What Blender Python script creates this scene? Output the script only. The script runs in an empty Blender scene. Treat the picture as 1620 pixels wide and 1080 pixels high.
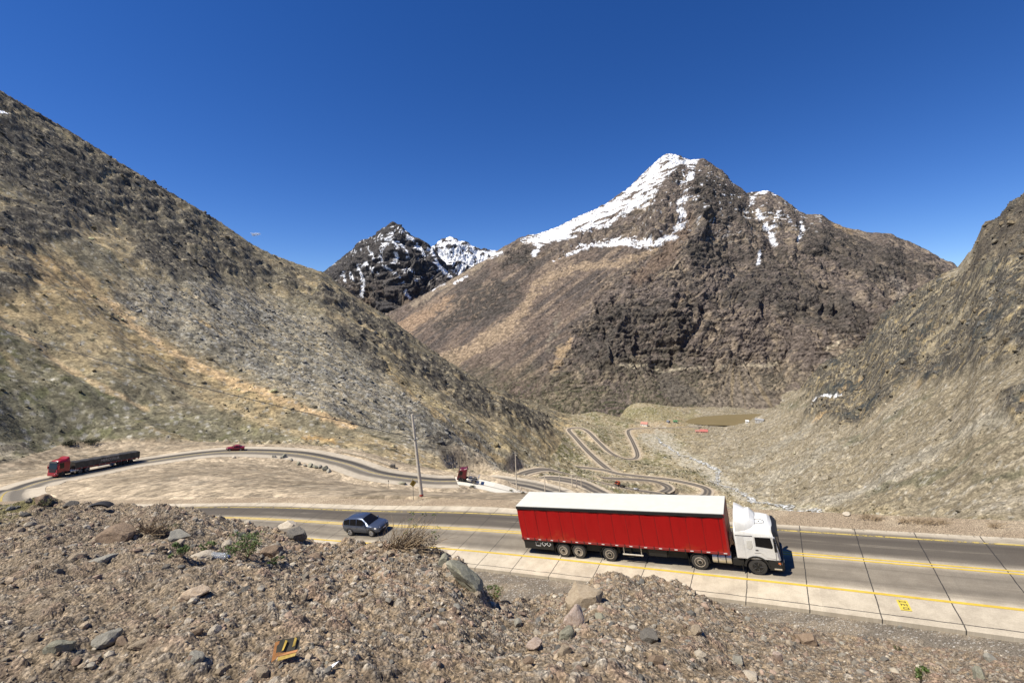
import bpy, bmesh, math, random
import numpy as np
from mathutils import Matrix, Vector
rng = np.random.default_rng(7); random.seed(7)
scene = bpy.context.scene
COL = scene.collection
R_ = math.radians
# ------------------------------------------------------------------ camera model (photo is 1620 x 1080)
F = 720.0; PITCH = R_(3.0); ROLL = R_(1.2)
def rot(a, ax):
    c, s = math.cos(a), math.sin(a); R = np.eye(3); i, j = [(1, 2), (0, 2), (0, 1)][ax]
    R[i, i] = c; R[j, j] = c; R[i, j] = -s; R[j, i] = s
    return R
RW = rot(ROLL, 1) @ rot(PITCH, 0)          # world -> camera (x right, y forward, z up)
def ray(u, v):
    u = np.asarray(u, float); v = np.asarray(v, float)
    return np.stack([(u - 810) / F, np.ones_like(u * v), (540 - v) / F + 0 * u], -1) @ RW
def P(u, v, d):                            # point seen at (u, v), d metres ahead (world y)
    r = ray(u, v); return r * (np.asarray(d, float) / r[..., 1])[..., None]
def Pz(u, v, z):
    r = ray(u, v); return r * (np.asarray(z, float) / r[..., 2])[..., None]
def project(X, Y, Z):
    qx = RW[0, 0] * X + RW[0, 1] * Y + RW[0, 2] * Z
    qy = RW[1, 0] * X + RW[1, 1] * Y + RW[1, 2] * Z
    qz = RW[2, 0] * X + RW[2, 1] * Y + RW[2, 2] * Z
    qy = np.where(np.abs(qy) < 1e-3, 1e-3, qy)
    return 810 + F * qx / qy, 540 - F * qz / qy
# main road plane near the lorry
RB = np.array([[0.877, 0.45067, -0.16665], [-0.4595, 0.88802, -0.01664], [0.14049, 0.09117, 0.98588]])
RO = np.array([0.47343978, 33.98333967, -18.25300424])
def ST(s, t, h=0.0): return RO + RB @ np.array([s, t, h])

# ------------------------------------------------------------------ noise
_p = np.random.default_rng(3).permutation(256); _perm = np.concatenate([_p, _p, _p])
_g = np.random.default_rng(4).uniform(0, 2 * np.pi, 256); _gx = np.cos(_g).astype(np.float32); _gy = np.sin(_g).astype(np.float32)
def pn(x, y, s=0):
    x = np.asarray(x, np.float64); y = np.asarray(y, np.float64)
    xi = np.floor(x).astype(np.int64); yi = np.floor(y).astype(np.int64)
    xf = (x - xi).astype(np.float32); yf = (y - yi).astype(np.float32)
    u = xf * xf * xf * (xf * (xf * 6 - 15) + 10); v = yf * yf * yf * (yf * (yf * 6 - 15) + 10)
    def h(a, b): return _perm[_perm[(a + 37 * s) & 255] + (b & 255)]
    def dt(a, b, fx, fy):
        k = h(a, b); return _gx[k] * fx + _gy[k] * fy
    n00 = dt(xi, yi, xf, yf); n10 = dt(xi + 1, yi, xf - 1, yf)
    n01 = dt(xi, yi + 1, xf, yf - 1); n11 = dt(xi + 1, yi + 1, xf - 1, yf - 1)
    a = n00 + u * (n10 - n00); b = n01 + u * (n11 - n01)
    return (a + v * (b - a)) * 1.5
def fbm(x, y, o=4, s=0, g=.5):
    r = 0; a = 1.0; f = 1.0
    for i in range(o): r = r + a * pn(x * f + 17.3 * i, y * f - 9.1 * i, s + i); a *= g; f *= 2.07
    return r
def ridged(x, y, o=4, s=0, g=.55):
    r = 0; a = 1.0; f = 1.0
    for i in range(o): r = r + a * (1 - 2 * np.abs(pn(x * f + 7.7 * i, y * f + 3.1 * i, s + i))); a *= g; f *= 2.11
    return r
def worley(x, y, s=0):
    """F1, F2-F1 and a random value of the nearest cell"""
    xi = np.floor(x).astype(np.int64); yi = np.floor(y).astype(np.int64)
    f1 = np.full(x.shape, 9.0, np.float32); f2 = np.full(x.shape, 9.0, np.float32); cid = np.zeros(x.shape, np.float32)
    for dx in (-1, 0, 1):
        for dy in (-1, 0, 1):
            a = xi + dx; b = yi + dy
            k = _perm[_perm[(a + 11 * s) & 255] + (b & 255)]; k2 = _perm[k + 59]
            ox = a + k / 255.0 - x; oy = b + k2 / 255.0 - y
            d = (ox * ox + oy * oy).astype(np.float32)
            n = d < f1
            f2 = np.where(n, f1, np.minimum(f2, d)); cid = np.where(n, _perm[k2 + 101] / 255.0, cid).astype(np.float32); f1 = np.where(n, d, f1)
    return np.sqrt(f1), np.sqrt(f2) - np.sqrt(f1), cid
def sst(a, b, x):
    t = np.clip((x - a) / (b - a), 0, 1); return t * t * (3 - 2 * t)
def mixc(c, col, m):
    m = np.clip(m, 0, 1)[..., None]; return c * (1 - m) + np.asarray(col, np.float32) * m
def sd_poly(U, V, pts):
    """signed distance (px) to a polygon, positive inside"""
    pts = np.array(pts, float); n = len(pts); d2 = np.full(U.shape, 1e9); ins = np.zeros(U.shape, bool)
    for i in range(n):
        x0, y0 = pts[i]; x1, y1 = pts[(i + 1) % n]
        ex, ey = x1 - x0, y1 - y0; wx, wy = U - x0, V - y0
        t = np.clip((wx * ex + wy * ey) / (ex * ex + ey * ey + 1e-9), 0, 1)
        d2 = np.minimum(d2, (wx - ex * t) ** 2 + (wy - ey * t) ** 2)
        c = (y0 > V) != (y1 > V)
        xs = x0 + (V - y0) * ex / (ey if abs(ey) > 1e-9 else 1e-9)
        ins ^= c & (U < xs)
    return np.sqrt(d2) * np.where(ins, 1, -1)
def sd_line(U, V, pts):
    """pts (u, v, halfwidth): halfwidth minus distance, positive inside"""
    pts = np.array(pts, float); best = np.full(U.shape, -1e9)
    for i in range(len(pts) - 1):
        x0, y0, w0 = pts[i]; x1, y1, w1 = pts[i + 1]
        ex, ey = x1 - x0, y1 - y0; wx, wy = U - x0, V - y0
        t = np.clip((wx * ex + wy * ey) / (ex * ex + ey * ey + 1e-9), 0, 1)
        best = np.maximum(best, w0 + (w1 - w0) * t - np.sqrt((wx - ex * t) ** 2 + (wy - ey * t) ** 2))
    return best

# ------------------------------------------------------------------ object helpers
def tag(o, label=None, cat=None, group=None, kind=None):
    if label: o['label'] = label
    if cat: o['category'] = cat
    if group: o['group'] = group
    if kind: o['kind'] = kind
    return o
def link(name, me, parent=None):
    o = bpy.data.objects.new(name, me); COL.objects.link(o)
    if parent: o.parent = parent
    return o
def empty(name, loc=(0, 0, 0), rz=0.0):
    o = bpy.data.objects.new(name, None); COL.objects.link(o); o.location = loc; o.rotation_euler = (0, 0, rz); o.empty_display_size = .3
    return o
def np_mesh(name, V, faces, mat=None, col=None, smooth=True, nside=4, attrs=None):
    me = bpy.data.meshes.new(name); V = np.ascontiguousarray(V, np.float32); faces = np.ascontiguousarray(faces, np.int32)
    me.vertices.add(len(V)); me.vertices.foreach_set('co', V.ravel())
    nf = len(faces); me.loops.add(nf * nside); me.loops.foreach_set('vertex_index', faces.ravel())
    me.polygons.add(nf); me.polygons.foreach_set('loop_start', np.arange(0, nf * nside, nside, dtype=np.int32))
    me.polygons.foreach_set('loop_total', np.full(nf, nside, np.int32))
    me.polygons.foreach_set('use_smooth', np.full(nf, smooth, bool))
    me.update(calc_edges=True)
    if col is not None:
        a = me.color_attributes.new('Col', 'FLOAT_COLOR', 'POINT')
        c = np.ones((len(V), 4), np.float32); c[:, :3] = np.clip(col, 0, 1); a.data.foreach_set('color', c.ravel())
    for k, v in (attrs or {}).items():
        a = me.attributes.new(k, 'FLOAT', 'POINT'); a.data.foreach_set('value', np.ascontiguousarray(v, np.float32).ravel())
    if mat: me.materials.append(mat)
    return me
def grid_faces(nr, nc):
    i = np.arange(nr - 1)[:, None] * nc + np.arange(nc - 1)[None, :]
    return np.stack([i, i + 1, i + 1 + nc, i + nc], -1).reshape(-1, 4)
class MB:
    """collects simple solids into ONE mesh"""
    def __init__(s): s.v = []; s.f = []
    def add(s, vs, fs):
        n = len(s.v); s.v += [tuple(map(float, q)) for q in vs]; s.f += [tuple(i + n for i in q) for q in fs]; return s
    def box(s, x0, x1, y0, y1, z0, z1):
        return s.add([(x, y, z) for z in (z0, z1) for y in (y0, y1) for x in (x0, x1)], [(0, 2, 3, 1), (4, 5, 7, 6), (0, 1, 5, 4), (2, 6, 7, 3), (0, 4, 6, 2), (1, 3, 7, 5)])
    def prism(s, prof, y0, y1, taper=None):
        """profile of (x, z) pulled from y0 to y1"""
        n = len(prof); vs = [(x, y0, z) for x, z in prof] + [(x, y1, z) for x, z in prof]
        fs = [tuple(range(n)), tuple(range(2 * n - 1, n - 1, -1))] + [(i, n + i, n + (i + 1) % n, (i + 1) % n) for i in range(n)]
        return s.add(vs, fs)
    def loft(s, rings, cap=True, closed=True):
        n = len(rings[0]); vs = [q for r in rings for q in r]; fs = []
        for k in range(len(rings) - 1):
            for i in range(n if closed else n - 1):
                j = (i + 1) % n; fs.append((k * n + i, k * n + j, (k + 1) * n + j, (k + 1) * n + i))
        if cap: fs += [tuple(range(n))[::-1], tuple(range((len(rings) - 1) * n, len(rings) * n))]
        return s.add(vs, fs)
    def tube(s, pts, r, n=8, cap=True):
        pts = [Vector(q) for q in pts]; rings = []
        for i, q in enumerate(pts):
            d = (pts[min(i + 1, len(pts) - 1)] - pts[max(i - 1, 0)]).normalized()
            a = d.cross(Vector((0, 0, 1)))
            if a.length < 1e-3: a = d.cross(Vector((1, 0, 0)))
            a.normalize(); b = d.cross(a); rr = r[i] if isinstance(r, (list, tuple)) else r
            rings.append([q + a * (rr * math.cos(2 * math.pi * k / n)) + b * (rr * math.sin(2 * math.pi * k / n)) for k in range(n)])
        return s.loft(rings, cap)
    def lathe(s, prof, c, axis='y', n=28):
        """prof of (radius, offset along axis)"""
        rings = []
        for r, o in prof:
            ring = []
            for k in range(n):
                a = 2 * math.pi * k / n; p, q = r * math.cos(a), r * math.sin(a)
                ring.append({'y': (c[0] + p, c[1] + o, c[2] + q), 'x': (c[0] + o, c[1] + p, c[2] + q), 'z': (c[0] + p, c[1] + q, c[2] + o)}[axis])
            rings.append(ring)
        return s.loft(rings, True)
    def build(s, name, mat, parent=None, smooth=False, bevel=0, seg=2, label=None):
        me = bpy.data.meshes.new(name); me.from_pydata(s.v, [], s.f); me.update()
        bm = bmesh.new(); bm.from_mesh(me); bmesh.ops.recalc_face_normals(bm, faces=bm.faces); bm.to_mesh(me); bm.free()
        if mat: me.materials.append(mat)
        o = link(name, me, parent)
        if smooth:
            for p in me.polygons: p.use_smooth = True
            if smooth != 'all':
                me.set_sharp_from_angle(angle=R_(smooth if smooth is not True else 35))
        if bevel:
            m = o.modifiers.new('bevel', 'BEVEL'); m.width = bevel; m.segments = seg; m.limit_method = 'ANGLE'; m.angle_limit = R_(30)
        if label: o['label'] = label
        return o
def copy_tree(o, parent=None):
    c = o.copy(); COL.objects.link(c)
    if parent: c.parent = parent
    for ch in o.children: copy_tree(ch, c)
    return c

# ------------------------------------------------------------------ materials
def newmat(name):
    m = bpy.data.materials.new(name); m.use_nodes = True; nt = m.node_tree
    return m, nt, nt.nodes['Principled BSDF']
def N(nt, kind, **kw):
    n = nt.nodes.new(kind)
    for k, v in kw.items():
        if k in n.inputs: n.inputs[k].default_value = v
        else: setattr(n, k, v)
    return n
def simple(name, col, rough=.5, metal=0., var=.12, scale=8., coat=0., bump=0., spec=.5, dirt=None, dirt_amt=.5):
    """procedural paint / plastic / metal with soft tonal variation and optional dirt"""
    m, nt, b = newmat(name); L = nt.links
    tc = N(nt, 'ShaderNodeTexCoord'); nz = N(nt, 'ShaderNodeTexNoise', Scale=scale, Detail=5.0, Roughness=.6)
    L.new(tc.outputs['Object'], nz.inputs['Vector'])
    rp = N(nt, 'ShaderNodeMapRange'); rp.inputs['From Min'].default_value = .3; rp.inputs['From Max'].default_value = .7
    rp.inputs['To Min'].default_value = 1 - var; rp.inputs['To Max'].default_value = 1 + var
    L.new(nz.outputs['Fac'], rp.inputs['Value'])
    mx = N(nt, 'ShaderNodeVectorMath', operation='SCALE'); mx.inputs[0].default_value = col; L.new(rp.outputs[0], mx.inputs['Scale'])
    out = mx.outputs[0]
    if dirt:
        n2 = N(nt, 'ShaderNodeTexNoise', Scale=scale * .35, Detail=6.0, Roughness=.7); L.new(tc.outputs['Object'], n2.inputs['Vector'])
        r2 = N(nt, 'ShaderNodeMapRange'); r2.inputs['From Min'].default_value = .45; r2.inputs['From Max'].default_value = .72; r2.inputs['To Max'].default_value = dirt_amt
        L.new(n2.outputs['Fac'], r2.inputs['Value'])
        mm = N(nt, 'ShaderNodeMix', data_type='RGBA'); L.new(r2.outputs[0], mm.inputs[0]); L.new(out, mm.inputs[6]); mm.inputs[7].default_value = (*dirt, 1); out = mm.outputs[2]
    L.new(out, b.inputs['Base Color'])
    b.inputs['Roughness'].default_value = rough; b.inputs['Metallic'].default_value = metal; b.inputs['Coat Weight'].default_value = coat
    b.inputs['Specular IOR Level'].default_value = spec
    if bump:
        bp = N(nt, 'ShaderNodeBump', Strength=bump, Distance=.02); L.new(nz.outputs['Fac'], bp.inputs['Height']); L.new(bp.outputs[0], b.inputs['Normal'])
    return m
def ground_mat(name, s1, s2, bump=.6, dist=.5, var=.35, speck=()):
    """colour attribute broken up by two noises, with bump; s1, s2 are noise scales in 1/m"""
    m, nt, b = newmat(name); L = nt.links
    at = N(nt, 'ShaderNodeAttribute', attribute_name='Col'); tc = N(nt, 'ShaderNodeTexCoord')
    n1 = N(nt, 'ShaderNodeTexNoise', Scale=s1, Detail=8.0, Roughness=.68); n2 = N(nt, 'ShaderNodeTexVoronoi', Scale=s2)
    L.new(tc.outputs['Object'], n1.inputs['Vector']); L.new(tc.outputs['Object'], n2.inputs['Vector'])
    r1 = N(nt, 'ShaderNodeMapRange'); r1.inputs['From Min'].default_value = .3; r1.inputs['From Max'].default_value = .7
    r1.inputs['To Min'].default_value = 1 - var; r1.inputs['To Max'].default_value = 1 + var; L.new(n1.outputs['Fac'], r1.inputs['Value'])
    sp = N(nt, 'ShaderNodeSeparateColor'); L.new(n2.outputs['Color'], sp.inputs[0])
    r2 = N(nt, 'ShaderNodeMapRange'); r2.inputs['To Min'].default_value = 1 - var * .8; r2.inputs['To Max'].default_value = 1 + var * .8; L.new(sp.outputs[0], r2.inputs['Value'])
    mu = N(nt, 'ShaderNodeMath', operation='MULTIPLY'); L.new(r1.outputs[0], mu.inputs[0]); L.new(r2.outputs[0], mu.inputs[1])
    sc = N(nt, 'ShaderNodeVectorMath', operation='SCALE'); L.new(at.outputs['Color'], sc.inputs[0]); L.new(mu.outputs[0], sc.inputs['Scale'])
    L.new(sc.outputs[0], b.inputs['Base Color']); b.inputs['Roughness'].default_value = .95; b.inputs['Specular IOR Level'].default_value = .15
    if speck:
        out = sc.outputs[0]
        for q, (scl, lo, hi) in enumerate(speck):
            vo = N(nt, 'ShaderNodeTexVoronoi', Scale=scl); wv_ = N(nt, 'ShaderNodeVectorMath', operation='MULTIPLY_ADD'); wv_.inputs[1].default_value = (.25 / scl,) * 3
            L.new(n1.outputs['Color'], wv_.inputs[0]); L.new(tc.outputs['Object'], wv_.inputs[2]); L.new(wv_.outputs[0], vo.inputs['Vector'])
            s2 = N(nt, 'ShaderNodeSeparateColor'); L.new(vo.outputs['Color'], s2.inputs[0]); cr = N(nt, 'ShaderNodeValToRGB'); cr.color_ramp.interpolation = 'CONSTANT'; e = cr.color_ramp.elements; e[0].position = 0; e[0].color = (lo,) * 3 + (1,); e[1].position = .16; e[1].color = (.88,) * 3 + (1,)
            for ps_, v_ in ((.40, 1.0), (.62, 1.12), (.80, .8), (.88, hi)): k = e.new(ps_); k.color = (v_,) * 3 + (1,)
            L.new(s2.outputs[0], cr.inputs[0]); mv = N(nt, 'ShaderNodeVectorMath', operation='MULTIPLY'); L.new(out, mv.inputs[0]); L.new(cr.outputs[0], mv.inputs[1]); out = mv.outputs[0]
        L.new(out, b.inputs['Base Color'])
    ad = N(nt, 'ShaderNodeMath', operation='SUBTRACT'); L.new(n1.outputs['Fac'], ad.inputs[0]); 
    m5 = N(nt, 'ShaderNodeMath', operation='MULTIPLY'); m5.inputs[1].default_value = .6; L.new(n2.outputs['Distance'], m5.inputs[0]); L.new(m5.outputs[0], ad.inputs[1])
    bp = N(nt, 'ShaderNodeBump', Strength=bump, Distance=dist); L.new(ad.outputs[0], bp.inputs['Height']); L.new(bp.outputs[0], b.inputs['Normal'])
    return m
M_terrain = ground_mat('terrain_rock', .9, 1.6,   .16, .8, .22, ((.36, .78, 1.22), (1.15, .72, 1.25)))
M_far = ground_mat('mountain_rock', .06, .11, .9, 9.0, .25, ((.13, .68, 1.2),))
M_near = ground_mat('gravel', 22., 46., .9, .03, .3, ((30., .6, 1.3), (75., .65, 1.25)))

# ------------------------------------------------------------------ camera, sun and sky
cam = bpy.data.cameras.new('camera'); co = link('camera', cam); cam.sensor_width = 36; cam.lens = 36 * F / 1620
cam.clip_start = .1; cam.clip_end = 60000
A = RW.T; Mx = Matrix(((A[0, 0], A[0, 2], -A[0, 1], 0), (A[1, 0], A[1, 2], -A[1, 1], 0), (A[2, 0], A[2, 2], -A[2, 1], 0), (0, 0, 0, 1)))
co.matrix_world = Mx; scene.camera = co
SUN_EL, SUN_AZ = R_(58), R_(-110)         # azimuth measured from +y towards +x
sd = Vector((math.sin(SUN_AZ) * math.cos(SUN_EL), math.cos(SUN_AZ) * math.cos(SUN_EL), math.sin(SUN_EL)))
sun = bpy.data.lights.new('sun', 'SUN'); sun.energy = 4.9; sun.angle = R_(.5); sun.color = (1, .94, .83)
so = link('sun', sun); so.rotation_euler = sd.to_track_quat('Z', 'Y').to_euler()
w = bpy.data.worlds.new('World'); scene.world = w; w.use_nodes = True; wn = w.node_tree
sky = N(wn, 'ShaderNodeTexSky', sky_type='NISHITA'); sky.sun_disc = False; sky.sun_elevation = SUN_EL; sky.sun_rotation = SUN_AZ
sky.altitude = 3000; sky.air_density = 1.0; sky.dust_density = .2; sky.ozone_density = 3.0
hs = N(wn, 'ShaderNodeHueSaturation'); hs.inputs['Saturation'].default_value = 1.30; hs.inputs['Hue'].default_value = .514
wn.links.new(sky.outputs[0], hs.inputs['Color'])
bg = wn.nodes['Background']; bg.inputs[1].default_value = .093
wn.links.new(hs.outputs[0], bg.inputs[0])
scene.view_settings.view_transform = 'Standard'; scene.view_settings.look = 'None'; scene.view_settings.gamma = 1; scene.view_settings.exposure = .53
# ------------------------------------------------------------------ road routes (centre lines, world)
def dens(pts, step):
    """Catmull-Rom through pts, resampled at about step metres"""
    p = np.asarray(pts, float); p = np.vstack([2 * p[0] - p[1], p, 2 * p[-1] - p[-2]]); out = []
    for i in range(1, len(p) - 2):
        t = np.linspace(0, 1, 24, endpoint=False)[:, None]; a, b, c, d = p[i - 1:i + 3]
        out.append(.5 * (2 * b + (c - a) * t + (2 * a - 5 * b + 4 * c - d) * t * t + (3 * b - a - 3 * c + d) * t ** 3))
    q = np.vstack(out + [p[-2:-1]]); L = np.concatenate([[0], np.cumsum(np.linalg.norm(np.diff(q, axis=0), axis=1))])
    s = np.linspace(0, L[-1], max(2, int(L[-1] / step) + 1))
    return np.stack([np.interp(s, L, q[:, k]) for k in range(3)], 1), s
def offs(C, t, slope=None):
    """shift a centre line sideways by t (positive = left of travel)"""
    d = np.gradient(C, axis=0); n = np.stack([-d[:, 1], d[:, 0], 0 * d[:, 0]], 1); n /= np.linalg.norm(n, axis=1)[:, None]
    o = C + n * t
    if slope is not None: o[:, 2] += t * slope
    return o
# travel along the main road runs right -> left here
fe = [Pz(440, 797, -22.9), Pz(300, 797, -24.9), Pz(200, 797, -26.4), Pz(90, 794, -27.8)]
inn = [Pz(78, 769, -30), Pz(104, 760, -30.8), Pz(181, 745, -32.2), Pz(246, 733, -33.4), Pz(355, 720.5, -35.2), Pz(454, 724, -37.3), Pz(524, 738.5, -39.3), Pz(588, 758, -41.2), Pz(679, 769, -43.8)]
mainpts = [ST(75, 1.6), ST(50, 2.4), ST(28.5, 2.75), ST(17.6, 3.05), ST(8, 3.2), ST(-2, 3.3), ST(-10, 3.2), ST(-22, 2.7)]
def shift(ps, t):
    ps = np.array(ps); return list(offs(ps, t))
left = shift(fe, 4.2)                         # travelling towards -x, centre lies on the viewer's side (left of travel)
apex = np.array([[-84.5, 73.5, -28.6], [-91, 80, -29.3]])
up = shift(inn, 4.0)
up[0][2] = -29.9
rest = [Pz(739, 762.5, -45.3), Pz(812, 778.5, -48), P(868, 790, 127), P(893, 795, 129), P(905, 794.5, 134), P(899, 788, 140), P(880, 778, 146), P(840, 767.5, 150), P(800, 761, 153), P(768, 757.5, 156), P(752, 758, 160)]
routeA, sA = dens(mainpts + left + list(apex) + up + rest, .6)
routeB, sB = dens([P(1060, 812, 166), P(985, 796, 178), P(945, 777, 189), P(915, 763.5, 198), P(871, 756.5, 208), P(840, 759, 214), P(824, 759, 224), P(822, 753, 234), P(836, 746.5, 241), P(862, 742.5, 248), P(893, 748, 255), P(950, 763, 275), P(1021, 777.5, 300), P(1078, 784, 318), P(1108, 785.5, 328), P(1119, 780, 337), P(1112, 770.5, 352), P(1064, 759.5, 380), P(1013, 753.5, 402), P(977, 749, 420), P(950, 742.5, 440), P(893, 736.5, 462), P(880, 734, 480), P(884, 729, 492)], .8)
routeC, sC = dens([P(950, 755, 305), P(970, 757, 314), P(1000, 758, 326), P(1033, 761, 334), P(1052, 767, 332), P(1058, 773, 323), P(1049, 778.5, 312)], .8)
routeD, sD = dens([P(972, 748, 425), P(962, 742, 462), P(946, 729, 520), P(926, 710, 605), P(910, 692, 690), P(900, 680.5, 738), P(905, 677, 755), P(918, 677, 757), P(930, 682.5, 738), P(945, 697, 690), P(962, 713, 650), P(978, 722.5, 632), P(992, 726, 628), P(1006, 724.5, 640), P(1008, 716, 668), P(1001, 699, 748), P(994, 685, 838), P(996, 679.5, 875), P(1010, 677.5, 895), P(1060, 676.5, 918), P(1106, 674.5, 940), P(1160, 672, 960)], 1.0)
iU = int(np.argmin(np.linalg.norm(routeA - left[0], axis=1)))   # where routeA leaves the plane part
iH = int(np.argmin(np.linalg.norm(routeA - left[-1], axis=1)))
# cross slope along routeA (z per metre to the left of travel = towards the viewer on the main leg)
slopeA = np.interp(np.arange(len(routeA)), [0, int(np.argmin(np.linalg.norm(routeA - mainpts[6], axis=1))), iU, iH, len(routeA)], [-.0993, -.0993, -.05, .02, 0])
# ------------------------------------------------------------------ terrain control points
ctrl = []
def add(*p): ctrl.extend(np.atleast_2d(np.array(p, float)).tolist())
lowA = routeA[iU + 10:]
for C, sk, st0 in ((lowA, 0, 20), (routeB, 0, 16), (routeC, 0, 14), (routeD, 0, 24)):
    for t in ((-6.5, 0, 6.5) if C is lowA else (-4.6, 0, 4.6)):
        add(*(offs(C, t) - [0, 0, .15])[::st0])
# terrace between the two legs, along the far edge of the main road
edge_near = np.array([ST(s, 8.6 + (0 if s > 14 else (14 - s) * .02)) for s in range(-22, 62, 4)])
add(*edge_near)
le = offs(routeA, -6.3)[iU:iH:12]; add(*le)
add(P(665, 789, 50.3), P(560, 785, 54.5), P(720, 788, 49), P(800, 790, 47), P(905, 790, 46), P(1000, 795, 44), P(1100, 800, 40.5), P(560, 770, 72), P(700, 779, 62), P(460, 752, 84), P(380, 745, 88), P(330, 760, 78), P(250, 765, 76), P(800, 784, 70), P(480, 770, 70))
# falls away from the terrace / shoulder to the valley
for s in range(18, 62, 6):
    e = ST(s, 8.6); n = RB[:, 1]
    add(e + np.array([n[0] * 7, n[1] * 7, -5.5]), e + np.array([n[0] * 22, n[1] * 22, -20]))
add(P(880, 800, 90), P(960, 806, 75), P(1060, 812, 62), P(980, 800, 120), P(1100, 812, 110), P(1150, 812, 130), P(1230, 812, 180))
# left mountain: foot and ridge
footL = np.array([(-420, 800, 72), (-200, 775, 84), (-60, 752, 98), (40, 722, 112), (105, 700, 126), (225, 698, 134), (355, 698, 141), (420, 699, 145), (500, 702, 145), (560, 710, 143), (640, 731, 139), (700, 745, 136), (750, 751, 142), (795, 746, 174), (830, 738, 232), (862, 729, 312), (880, 715, 430), (888, 700, 560), (892, 685, 690)], float)
ridgeL = np.array([(-420, -90, 360), (-200, 18, 410), (0, 143, 470), (110, 207, 520), (190, 257, 560), (300, 322, 620), (350, 352, 650), (400, 387, 690), (430, 402, 705), (470, 417, 725), (515, 432, 745), (560, 468, 765), (617, 503, 800), (653, 531, 820), (707, 570, 845), (747, 594, 870), (787, 621, 900), (830, 634, 925), (873, 647, 930), (905, 668, 900)], float)
def dn(a, u): return np.array([np.interp(u, a[:, 0], a[:, k]) for k in (1, 2)])
for q in footL: add(P(*q))
for q in ridgeL:
    p = P(*q); add(p); add(p + np.array([p[0] / p[1] * 240 + 60, 240, -110])); 
for u in (-300, -100, 60, 180, 300, 420, 515, 600, 680, 750, 810, 850):
    v0, d0 = dn(footL, u); v1, d1 = dn(ridgeL, u)
    for t in (.25, .5, .75):
        dd = 1 / ((1 - t) / d0 + t / d1); add(P(u, v0 + (v1 - v0) * t, dd * (1 + .035 * math.sin(u * .021 + t * 6))))
# right slope
footR = np.array([(1060, 709, 700), (1090, 722, 640), (1130, 739, 540), (1160, 766, 425), (1200, 794, 320), (1311, 814, 235), (1478, 824, 168), (1620, 836, 138), (1850, 860, 115)], float)
ridgeR = np.array([(1050, 704, 740), (1100, 690, 800), (1190, 668, 880), (1240, 655, 900), (1285, 638, 905), (1310, 592, 900), (1335, 562, 885), (1360, 546, 870), (1385, 516, 855), (1400, 492, 840), (1440, 463, 800), (1490, 433, 760), (1522, 419, 720), (1536, 402, 690), (1546, 380, 670), (1560, 352, 640), (1582, 344, 600), (1598, 320, 560), (1620, 307, 520), (1700, 240, 440), (1850, 150, 400)], float)
for q in footR: add(P(*q))
for q in ridgeR:
    p = P(*q); add(p); add(p + np.array([p[0] / p[1] * 260 - 30, 260, -90 if q[0] > 1290 else -25]))
for u in (1110, 1160, 1210, 1260, 1310, 1370, 1430, 1500, 1570, 1640, 1750, 1850):
    v0, d0 = dn(footR, u); v1, d1 = dn(ridgeR, u)
    for t in (.25, .5, .75):
        dd = 1 / ((1 - t) / d0 + t / d1); add(P(u, v0 + (v1 - v0) * t, dd))
# creek bed and valley floor
creek_px = [(1038, 692, 800), (1052, 704, 730), (1062, 711, 690), (1085, 722, 632), (1112, 733, 570), (1130, 740, 528), (1139, 751, 470), (1133, 764, 420), (1150, 771, 395), (1168, 779, 362), (1190, 789, 325), (1215, 797, 300), (1250, 806, 270), (1300, 813.5, 238)]
for q in creek_px: add(P(*q))
LAKE_Z = P(1150, 672, 945)[2] - .3
for q in ((1085, 667, 960), (1120, 671.5, 950), (1180, 671, 950), (1240, 668, 960), (1110, 659, 0), (1160, 655.5, 0), (1220, 654, 0), (1260, 653, 0)):
    p = Pz(q[0], q[1], LAKE_Z); add(p)
for q in ((900, 640, 1190), (960, 640, 1190), (1040, 637, 1200), (1120, 638, 1180), (1200, 638, 1180), (1280, 637, 1160), (940, 652, 1040), (1000, 648, 1090), (1060, 648, 1090), (1040, 662, 990), (960, 662, 985), (1000, 671, 925), (1060, 684, 860), (1050, 668, 950), (930, 700, 700), (985, 745, 480), (1040, 742, 510), (1080, 747, 470), (1100, 757, 420), (960, 705, 700), (1030, 705, 730), (1020, 735, 560), (930, 668, 850), (915, 725, 540)):
    add(P(*q))
# the cut banks fall away behind each leg of the switchbacks
for q in ((876, 753, 228), (903, 761, 215), (903, 758, 232), (930, 770, 208), (930, 766, 235), (956, 783, 203), (956, 776, 235), (985, 792, 200), (985, 783, 240), (1030, 797, 220), (1030, 790, 260), (1075, 795, 270), (900, 753, 285), (900, 748, 330), (900, 744, 390), (860, 748, 275), (865, 744, 330), (870, 741, 400), (940, 753, 350), (940, 749, 400), (975, 759, 350), (975, 754, 398), (1010, 761, 365), (1030, 774, 318), (1000, 771, 308), (985, 768, 302)):
    add(P(*q))
for x in (-900, -500, 0, 500, 900): add((x, 1650, -235))
ctrl = np.array(ctrl)
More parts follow.
